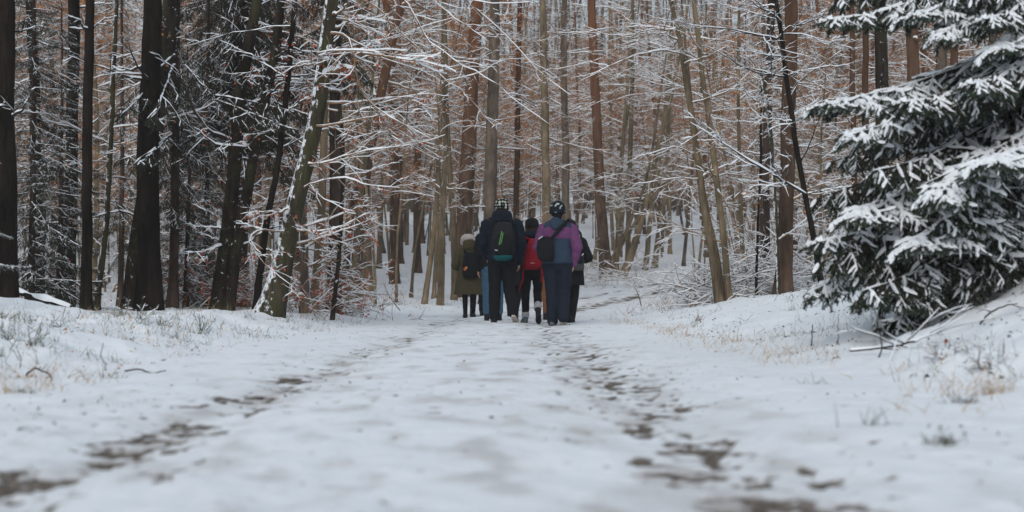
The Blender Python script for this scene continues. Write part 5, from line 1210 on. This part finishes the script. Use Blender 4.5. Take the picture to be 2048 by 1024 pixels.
# 7 rust trousers
J = std(1.66, 0.17, 0.085, (0.17, 0.13), (0.185, 0.13), (0.18, 0.13))
def wear(root, j):
    trousers(root, j, 'rust', (0.095, 0.070, 0.056), 0.08, seed=61); jacket(root, j, 'black_cloth', pad=1.04, seed=62)
    beanie(root, np.array(j['head']) + [0, -0.01, 0.045], (0.096, 0.112, 0.10), 'charcoal', drop=0.35)
    for (hp, kn, an, toe) in j['legs']: boot(root, an, (an[0], an[1] - 0.08, 0), (toe[0], toe[1] + 0.03, 0), 'boot_dark', 'sole_pale', shaft=0.14)
person(dict(at=at_px(1102, 25.2), label='person in rust brown trousers glimpsed behind the purple walker', j=J, wear=wear))
# 8 dark coated walker right of the purple one
J = std(1.60, 0.17, 0.08, (0.18, 0.14), (0.185, 0.135), (0.20, 0.15),
        arms=[((-0.18, 0, 1.26), (-0.23, -0.01, 1.02), (-0.16, 0.14, 0.92), (0.3, 0.6, -0.4)), ((0.18, 0, 1.26), (0.285, -0.05, 1.02), (0.14, 0.15, 0.98), (-0.6, 0.6, -0.2))],
        legs=[((-0.08, 0, 0.82), (-0.06, 0.03, 0.46), (-0.04, -0.02, 0.09), (-0.05, 0.13, 0.03)), ((0.08, 0, 0.82), (0.075, 0.03, 0.46), (0.035, -0.06, 0.10), (0.04, 0.10, 0.03))])
def wear(root, j):
    j2 = dict(j); j2['torso'] = [(0.02, 0, 0.60, 0.195, 0.16), (0.01, 0, 0.80, 0.195, 0.15)] + [q for q in j['torso'] if q[2] > 0.84]
    jacket(root, j2, 'black_cloth', pad=1.04, name='coat', armr=(0.085, 0.076, 0.058), seed=71); trousers(root, j, 'black_cloth', (0.085, 0.066, 0.052), 0.0, 'tights', 0.001, seed=72)
    beanie(root, np.array(j['head']) + [0, -0.01, 0.045], (0.096, 0.112, 0.10), 'charcoal', drop=0.35)
    for (hp, kn, an, toe) in j['legs']: boot(root, an, (an[0], an[1] - 0.08, 0), (toe[0], toe[1] + 0.03, 0), 'boot_dark', 'sole', shaft=0.12)
rgt = person(dict(at=at_px(1140, 22.0), label='person in black coat half hidden right of the purple walker, elbow bent', j=J, wear=wear, rz=-0.08))
gb = empty('shoulder_bag', (0, 0, 0), 'dark grey shoulder bag at the hip of the half hidden right walker', 'bag'); gb.location = Vector(rgt.location) + Vector((0.10, -0.19, 0.82)); gb.rotation_euler = rgt.rotation_euler
piece('bag_body', [loft([(0, 0, 0, 0.10, 0.035), (0, 0, 0.02, 0.11, 0.05), (0, 0, 0.22, 0.11, 0.05), (0, 0, 0.25, 0.10, 0.03)], 24, 4)], 'grey_bag', gb, voxel=0.010, smooth=2, ratio=0.6, wrinkle=0.003)
solid('flap', [ribbon([(0, 0.03, 0.262), (0, -0.045, 0.262), (0, -0.062, 0.22), (0, -0.064, 0.12)], 0.205, 0.008, (1, 0, 0))] if False else [loft([(0, -0.052, 0.11, 0.100, 0.008), (0, -0.054, 0.2, 0.104, 0.008), (0, -0.03, 0.258, 0.104, 0.03)], 20, 4)], 'charcoal', gb)
solid('strap', [ribbon([(0.10, 0, 0.22), (0.09, 0.03, 0.40), (0.05, 0.06, 0.58), (-0.02, 0.16, 0.66), (-0.10, 0.24, 0.60)], 0.035, 0.008, (0, 1, 0))], 'black_cloth', gb)
solid('buckle', [cap((0.08, -0.055, 0.235), (0.095, -0.05, 0.255), 0.010, 0.010, 8)], 'silver', gb)
# 9 a dark hat beyond the olive coat
J = std(1.64, 0.17, 0.08, (0.17, 0.13), (0.185, 0.13), (0.18, 0.13))
def wear(root, j):
    trousers(root, j, 'black_cloth', (0.09, 0.066, 0.054), 0.03, seed=81); jacket(root, j, 'black_cloth', pad=1.04, seed=82)
    beanie(root, np.array(j['head']) + [0, -0.01, 0.045], (0.098, 0.114, 0.105), 'black_cloth', drop=0.35)
    for (hp, kn, an, toe) in j['legs']: boot(root, an, (an[0], an[1] - 0.08, 0), (toe[0], toe[1] + 0.03, 0), 'boot_dark', 'sole', shaft=0.12)
person(dict(at=at_px(955, 29.6), label='person whose dark hat just shows beyond the white fur hat', j=J, wear=wear))
# ---------------------------------------------------------------- ground cover and small things
rng = np.random.default_rng(99)
def blades(pos, n_per, h, spread, mat, name, label, cat='grass', w=0.0022, bend=0.5, K=4):
    g = Geo(); N = len(pos) * n_per
    i = np.repeat(np.arange(len(pos)), n_per)
    base = pos[i] + np.concatenate([rng.normal(0, spread, (N, 2)), np.zeros((N, 1))], 1)
    base[:, 2] = H(base[:, 0], base[:, 1]) - 0.01
    L = rng.uniform(h[0], h[1], N); d = unit(np.stack([rng.normal(0, bend, N), rng.normal(0, bend, N), np.ones(N)], 1))
    pts = walk(rng, base, d, L, K, 0.16, -0.16)
    s = unit(np.cross(d, rng.normal(0, 1, (N, 3))))
    wt = np.linspace(1, 0.25, K)[None, :, None] * w * rng.uniform(0.6, 1.4, (N, 1, 1))
    V = np.stack([pts + s[:, None] * wt, pts - s[:, None] * wt], 2)
    m, k = np.meshgrid(np.arange(N), np.arange(K - 1), indexing='ij'); b = (m * K + k) * 2
    g.add(V, np.stack([b, b + 1, b + 3, b + 2], -1).reshape(-1, 4))
    return tag(g.build(name, M[mat], None, False), label, cat, kind='stuff')
def scatter(n, xr, yr, cond=None):
    x = rng.uniform(*xr, n); y = np.exp(rng.uniform(math.log(yr[0]), math.log(yr[1]), n))
    d = x - pathc(y)
    k = np.ones(n, bool) if cond is None else cond(x, y, d)
    x, y = x[k], y[k]
    return np.stack([x, y, H(x, y)], 1)
lt = scatter(2600, (-7, -1.6), (7, 24), lambda x, y, d: (-d > 1.75 + 0.3 * rng.random(len(d))) & (-d < 4.5) & (fbm(x * 1.1, y * 0.9, 2, 71) > 0.02))
blades(lt, 5, (0.03, 0.13), 0.08, 'weed', 'verge_weeds', 'dark weeds and stalks poking through the snow of the left bank', 'weeds', 0.0022)
lt2 = scatter(900, (-7, -1.5), (6, 26), lambda x, y, d: (-d > 1.7) & (-d < 4.0) & (fbm(x * 0.9, y * 0.7, 2, 73) > 0.06))
blades(lt2, 6, (0.06, 0.16), 0.06, 'straw', 'dry_grass', 'pale dry grass blades along the left edge of the road', 'grass', 0.0018)
rt = scatter(2000, (1.0, 5), (4.5, 30), lambda x, y, d: (np.abs(d - 2.02 - 0.12 * pnoise(y * 0.7, y * 0 + 3, 5)) < 0.20 + 0.12 * rng.random(len(d))) & (fbm(x * 0.5, y * 0.6, 2, 75) > -0.10))
blades(rt, 7, (0.04, 0.14), 0.09, 'straw', 'dry_grass', 'band of straw coloured dry grass along the foot of the right bank', 'grass', 0.0018)
rt2 = scatter(1800, (1.4, 6), (6, 26), lambda x, y, d: (d > 2.0) & (d < 4.6) & (fbm(x * 1.2, y * 1.0, 2, 77) > 0.12))
blades(rt2, 5, (0.05, 0.14), 0.05, 'weed', 'bank_weeds', 'thin dark weeds scattered over the snowy right bank', 'weeds', 0.0018)
fl = scatter(1700, (-26, 18), (26, 62), lambda x, y, d: (np.abs(d) > 2.2))
blades(fl, 3, (0.1, 0.45), 0.12, 'twig', 'undergrowth', 'thin brown undergrowth stalks across the snowy forest floor', 'undergrowth', 0.004)

def rod(name, label, pts, r, mat='twig_dark', cat='twig', group=None, snow=0.0, n2=0, lift=0.004):
    pts = np.asarray(pts, float); base = pts[0].copy()
    root = empty(name, base, label, cat, group)
    b, s, _ = limb_geo(rng, pts, r, n2=n2, n3=2 if n2 else 0, K=12, end=0.55, snow=max(snow, 0.001), jit=0.004)
    b.build('stem', M[mat], root, True, base)
    if snow: s.build('snow', M['snow'], root, True, base)['kind'] = 'stuff'
    return root
def lying(pix, hs):
    out = []
    for (a, b), h in zip(pix, hs):
        g = on_ground(a, b); g[2] += h; out.append(g)
    return out
g0 = on_ground(52, 752); g1 = on_ground(104, 762)
rod('bent_twig', 'bent dark twig arching out of the snow at left', [g0, g0 + (g1 - g0) * 0.25 + [0, 0, 0.035], g0 + (g1 - g0) * 0.5 + [0, 0, 0.05], g0 + (g1 - g0) * 0.9 + [0, 0, 0.035], g1 + [0, 0, -0.01]], 0.006)
rod('fallen_twig', 'straight thin twig lying on the snow left of the track', lying([(250, 746), (280, 744), (305, 748), (332, 746)], [0.01, 0.014, 0.01, 0.012]), 0.005)
rod('dead_stalk', 'thin upright curved stalk above the straight fallen twig', [on_ground(212, 742), on_ground(212, 742) + [-0.02, 0, 0.09], on_ground(212, 742) + [-0.018, 0, 0.15]], 0.003)
rod('dead_stalk', 'tall thin stalk standing at the foot of the right bank', [on_ground(1757, 716), on_ground(1757, 716) + [0.004, 0, 0.12], on_ground(1757, 716) + [0.01, 0, 0.23]], 0.0045)
rod('dead_stalk', 'slender stalk left of the tall one on the right bank', [on_ground(1678, 690), on_ground(1678, 690) + [0.006, 0, 0.1], on_ground(1678, 690) + [0.0, 0, 0.2]], 0.0035)
rod('dead_stalk', 'short dark stalk in the grass band right of the road', [on_ground(1622, 692), on_ground(1622, 692) + [0.006, 0, 0.08], on_ground(1622, 692) + [0.012, 0, 0.15]], 0.005, n2=3)
rod('fallen_branch', 'snow topped branch lying in the ditch below the spruce', lying([(1700, 712), (1760, 708), (1830, 700), (1880, 670)], [0.03, 0.04, 0.04, 0.06]), 0.008, 'twig_dark', 'branch', None, 0.008, 7)
rod('fallen_branch', 'curved bare twig resting on the shaded bank at right', lying([(1960, 655), (1985, 640), (2035, 618)], [0.02, 0.05, 0.03]), 0.006, 'twig_dark', 'branch', None, 0.0, 2)
rod('fallen_branch', 'snow covered fallen branch at the foot of the plastered trunk', lying([(545, 622), (590, 618), (620, 626), (650, 640)], [0.05, 0.08, 0.06, 0.02]), 0.014, 'twig', 'branch', None, 0.02, 4)
rod('fallen_branch', 'thin snowy branch lying left of the walkers on the forest edge', lying([(700, 632), (740, 612), (760, 600)], [0.05, 0.08, 0.06]), 0.012, 'twig', 'branch', None, 0.02, 4)
a0 = P(-30, 566, 16.5); a1 = P(142, 632, 14.8); a1[2] = hz(a1[0], 14.8) + 0.03
rod('fallen_log', 'slanting dark log with snow along its top at the left edge', [a0, (a0 + a1) / 2, a1], 0.035, 'bark_dark', 'log', None, 0.02)
for k, (px, py, sc, lb) in enumerate([(283, 640, 1.0, 'dark twiggy weed clump before the thickest brown trunk'), (325, 650, 0.7, 'small twiggy weed clump right of the thickest brown trunk'), (405, 662, 1.0, 'tangled dark weed clump on the left bank'), (240, 632, 1.0, 'leaning twiggy shrub at the foot of the slim straight trunk'), (120, 655, 0.8, 'weed tuft on the left bank below the log'), (70, 690, 0.8, 'dark green weed tuft near the left edge'), (20, 680, 0.9, 'weed clump at the very left edge'),
                                  (1400, 640, 0.7, 'brown weed clump on the near right bank'), (1330, 600, 1.2, 'snowy brushwood tuft at the inner side of the road bend'), (1890, 715, 0.9, 'twiggy weed clump in the ditch beside the red leaf'), (1980, 735, 0.8, 'low twiggy weed clump at the right edge')]):
    g = on_ground(px, py); root = empty('weed_clump', g, lb, 'weeds', 'weed clumps on the banks')
    n = 12; d = np.stack([rng.normal(0, 0.7, n), rng.normal(0, 0.7, n), np.ones(n)], 1)
    p1 = walk(rng, np.tile(g - [0, 0, 0.02], (n, 1)) + rng.normal(0, 0.02, (n, 3)) * [1, 1, 0], d, rng.uniform(0.08, 0.26, n) * sc, 6, 0.18, -0.02); r1 = taper(np.full(n, 0.0032), 6, 0.4)
    q, dd, L, r = sprout(rng, p1, r1, 3, 0.2, 0.95, (30, 70), (0.3, 0.5), 0.2, 0.8, 0.0018); p2 = walk(rng, q, dd, L, 4, 0.15); r2 = taper(r, 4, 0.6)
    Geo().add(*tubes(p1, r1, 3)).add(*tubes(p2, r2, 3)).build('stalks', M['weed' if k < 7 else 'twig'], root, True, g)['kind'] = 'stuff'
    Geo().add(*snowstrip(p1, r1, rng, 0.008, 3, 0.3)).add(*snowstrip(p2, r2, rng, 0.007, 3, 0.4)).build('snow', M['snow'], root, True, g)['kind'] = 'stuff'
# tufts that push up through the snow close to the camera
for k, (px, py, n, h, mt, lb) in enumerate([(1893, 885, 50, (0.015, 0.05), 'weed', 'dark blurred grass tuft in the near snow at right'), (1925, 806, 40, (0.02, 0.07), 'twig_dark', 'brown blurred tuft with dead leaves at right'), (1985, 790, 36, (0.05, 0.12), 'straw', 'pale upright straw tuft at the right edge'),
                                        (1635, 770, 14, (0.03, 0.08), 'weed', 'thin curved grass tuft right of the track'), (1740, 850, 14, (0.04, 0.09), 'weed', 'faint upright grass tuft in the near snow'), (45, 785, 30, (0.02, 0.05), 'weed', 'small dark tuft in the snow near the left edge'), (35, 757, 24, (0.015, 0.03), 'weed', 'dark weed scrap left of the bent twig'), (228, 756, 20, (0.02, 0.05), 'weed', 'tiny grey weed left of the straight fallen twig')]):
    g = on_ground(px, py)
    t = empty('grass_tuft', g, lb, 'grass tuft', 'tufts in the near snow')
    N = n; base = np.tile(g - [0, 0, 0.012], (N, 1)) + rng.normal(0, 0.018, (N, 3)) * [1.6, 1, 0]
    d = unit(np.stack([rng.normal(0, 0.5, N), rng.normal(0, 0.5, N), np.ones(N)], 1)); pts = walk(rng, base, d, rng.uniform(h[0], h[1], N), 4, 0.16, -0.14)
    o = Geo().add(*tubes(pts, taper(np.full(N, 0.0018), 4, 0.4), 3)).build('blades', M[mt], t, True, g); o['kind'] = 'stuff'
def leaf_thing(px, py, size, lb, lift, mat):
    g = on_ground(px, py) + [0, 0, lift]; root = empty('dead_leaf', g, lb, 'leaf')
    t = np.linspace(0, 1, 9); w = np.sin(t * math.pi) ** 0.7 * (0.36 + 0.08 * np.cos(t * 25))
    mid = np.stack([0 * t, -0.05 * np.sin(t * 3), t - 0.1], 1) * size
    V = np.concatenate([mid + np.stack([w, 0.25 * w, 0 * w], 1) * size, mid, mid - np.stack([w, -0.25 * w, 0 * w], 1) * size]); b = np.arange(8)
    Geo().add(V, np.concatenate([np.stack([b, b + 1, b + 10, b + 9], 1), np.stack([b + 9, b + 10, b + 19, b + 18], 1)])).build('blade', M[mat], root)
    s = Geo(); s.add(*tubes(np.array([[0, 0, -0.35 * size], [0, 0, -0.2 * size], mid[0]]), np.full(3, 0.002), 4)); s.build('stalk', M['twig'], root)
M['leaf_wine'] = mat_plain('leaf_wine', (0.17, 0.03, 0.025), 0.3, 30)
leaf_thing(1892, 700, 0.032, 'single dark red leaf caught in the ditch under the spruce', 0.03, 'leaf_wine')
leaf_thing(482, 618, 0.07, 'red leaf standing up on the left bank before the twin trunk', 0.03, 'leaf_wine')

# brushwood heaps: snow covered tangles of cut branches
def brush(label, px, Y, w, h, n, seed, snow=0.016, mat='twig'):
    r = np.random.default_rng(seed); x = (px - 1024) / F * Y; z = hz(x, Y); root = empty('brush_heap', (x, Y, z), label, 'brushwood')
    st = np.stack([r.normal(0, w * 0.5, n), r.normal(0, w * 0.35, n), np.abs(r.normal(0, h * 0.35, n))], 1)
    st[:, 2] = np.minimum(st[:, 2], h) + H(x + st[:, 0], Y + st[:, 1]) - z
    d = r.normal(0, 1, (n, 3)) * [1, 0.7, 0.35] + [0, 0, 0.15]
    p1 = walk(r, st, d, r.uniform(0.5, 1.5, n), 7, 0.14, -0.02); r1 = taper(r.uniform(0.004, 0.011, n), 7, 0.4)
    q, dd, L, rr = sprout(r, p1, r1, 5, 0.1, 0.98, (30, 70), (0.25, 0.5), 0.3, 0.7, 0.0025); p2 = walk(r, q, dd, L, 4, 0.15); r2 = taper(rr, 4, 0.6)
    Geo().add(*tubes(p1, r1, 4)).add(*tubes(p2, r2, 3)).build('sticks', M[mat], root)['kind'] = 'stuff'
    Geo().add(*snowstrip(p1, r1, r, snow, 3, 0.1)).add(*snowstrip(p2, r2, r, snow * 0.7, 3, 0.15)).build('snow', M['snow'], root)['kind'] = 'stuff'
brush('snowy brushwood heap at the foot of the orange red pine', 1192, 49.0, 2.2, 1.2, 130, 501)
brush('snowy brushwood heap under the leaning thicket', 1250, 57.0, 1.2, 0.7, 50, 505)
brush('dark brushwood heap left of the forked mossy pair', 1440, 27.8, 0.7, 0.8, 70, 502, 0.012, 'twig_dark')
brush('brushwood heap between the mossy pair and the broad pine', 1500, 26.5, 1.4, 1.0, 120, 503)
brush('brushwood behind the broad brown pine on the bank', 1610, 26.0, 1.3, 0.9, 90, 504)
brush('low snowy brushwood between plastered trunk and road', 640, 24.0, 1.1, 0.4, 40, 506)
brush('brushwood low behind the dark twin trunk', 470, 24.0, 1.4, 0.7, 60, 507)

# rusty leaved low growth under the left trees
def low_growth(label, px, Y, w, h, n, seed, leaves):
    r = np.random.default_rng(seed); x = (px - 1024) / F * Y; z = hz(x, Y); root = empty('low_shrub', (x, Y, z), label, 'shrub')
    st = np.stack([r.normal(0, w * 0.45, n), r.normal(0, w * 0.3, n), np.zeros(n)], 1); st[:, 2] = H(x + st[:, 0], Y + st[:, 1]) - z - 0.02
    p1 = walk(r, st, np.stack([r.normal(0, 0.45, n), r.normal(0, 0.45, n), np.ones(n)], 1), r.uniform(0.4, 1.0, n) * h, 7, 0.14, -0.03); r1 = taper(r.uniform(0.003, 0.006, n), 7, 0.4)
    q, dd, L, rr = sprout(r, p1, r1, 5, 0.2, 0.98, (35, 75), (0.25, 0.5), 0.3, 0.7, 0.002); p2 = walk(r, q, dd, L, 4, 0.15); r2 = taper(rr, 4, 0.6)
    Geo().add(*tubes(p1, r1, 3)).add(*tubes(p2, r2, 3)).build('stems', M['twig'], root)['kind'] = 'stuff'
    Geo().add(*snowstrip(p1, r1, r, 0.008, 3, 0.3)).add(*snowstrip(p2, r2, r, 0.007, 3, 0.35)).build('snow', M['snow'], root)['kind'] = 'stuff'
    Geo().add(*leaf_quads(r, p2, leaves, (0.03, 0.055), 0.03)).build('leaves', M['leaf_red'], root, False)['kind'] = 'stuff'
low_growth('rusty leaved low growth right of the thickest brown trunk', 385, 20.8, 1.0, 1.1, 40, 601, 420)
low_growth('rusty leaved low growth at the foot of the dark twin trunk', 478, 20.2, 0.9, 1.0, 36, 602, 380)
low_growth('rusty leaved low growth behind the snow plastered trunk', 590, 20.4, 0.9, 1.2, 36, 603, 420)
low_growth('red leaved twigs low between the rotten trunk and the mossy trunk', 665, 23.0, 0.8, 0.9, 30, 604, 360)
low_growth('brown leaved low growth behind the left snow bank', 330, 22.5, 1.2, 0.8, 36, 605, 260)
# small litter on the snow: bits of bark, needles and dead leaves, too many to count
def litter(n, xr, yr, cond, size, mat, name, label):
    p = scatter(n, xr, yr, cond); N = len(p); p[:, 2] += 0.003
    a = rng.uniform(0, 6.28, N); s = rng.uniform(size[0], size[1], N)
    u = np.stack([np.cos(a), np.sin(a), rng.normal(0, 0.35, N)], 1) * s[:, None]; v = np.stack([-np.sin(a), np.cos(a), rng.normal(0.3, 0.5, N)], 1) * (s * rng.uniform(0.15, 0.6, N))[:, None]
    V = np.stack([p - u, p + v, p + u, p - v + [0, 0, 0.004]], 1)
    tag(Geo().add(V, np.arange(N * 4).reshape(N, 4)).build(name, M[mat], None, False), label, 'litter', kind='stuff')
litter(5200, (1.5, 7), (6, 26), lambda x, y, d: (d > 2.1) & (fbm(x * 1.5, y * 1.2, 2, 81) > 0.0), (0.006, 0.020), 'twig_dark', 'bank_litter', 'dark needles and bark crumbs strewn over the snowy right bank')
litter(3600, (-8, -1.5), (7, 26), lambda x, y, d: (-d > 1.8), (0.006, 0.018), 'leaf', 'verge_litter', 'brown leaf scraps strewn over the snow of the left bank')
litter(2200, (-3, 2.2), (4, 28), lambda x, y, d: (np.abs(d) < 1.7) & (fbm(x * 1.5, y * 1.2, 2, 83) > 0.1), (0.004, 0.012), 'twig_dark', 'road_litter', 'dark crumbs of soil scattered over the trodden road snow')
litter(1500, (-20, 10), (26, 60), lambda x, y, d: np.abs(d) > 2.2, (0.02, 0.05), 'leaf', 'forest_litter', 'brown fallen leaves on the snowy forest floor')

# ---------------------------------------------------------------- haze volume added to fade the distance and lift the darks
def haze_box():
    x0, x1, y0, y1, z0, z1 = -290.0, 290.0, -30.0, 430.0, -3.0, 75.0
    V = np.array([[x, y, z] for z in (z0, z1) for y in (y0, y1) for x in (x0, x1)])
    Q = [[0, 2, 3, 1], [4, 5, 7, 6], [0, 1, 5, 4], [2, 6, 7, 3], [0, 4, 6, 2], [1, 3, 7, 5]]
    m = bpy.data.materials.new('haze'); m.use_nodes = True; ns = m.node_tree.nodes; ls = m.node_tree.links; ns.clear()
    out = ns.new('ShaderNodeOutputMaterial'); v = ns.new('ShaderNodeVolumePrincipled')
    v.inputs['Color'].default_value = (0.92, 0.92, 0.92, 1); v.inputs['Density'].default_value = 0.0006
    ls.new(v.outputs[0], out.inputs['Volume'])
    tag(Geo().add(V, Q).build('haze', m, None, False), 'thin pale haze added between the trees to lighten them', 'haze', kind='stuff')
haze_box()
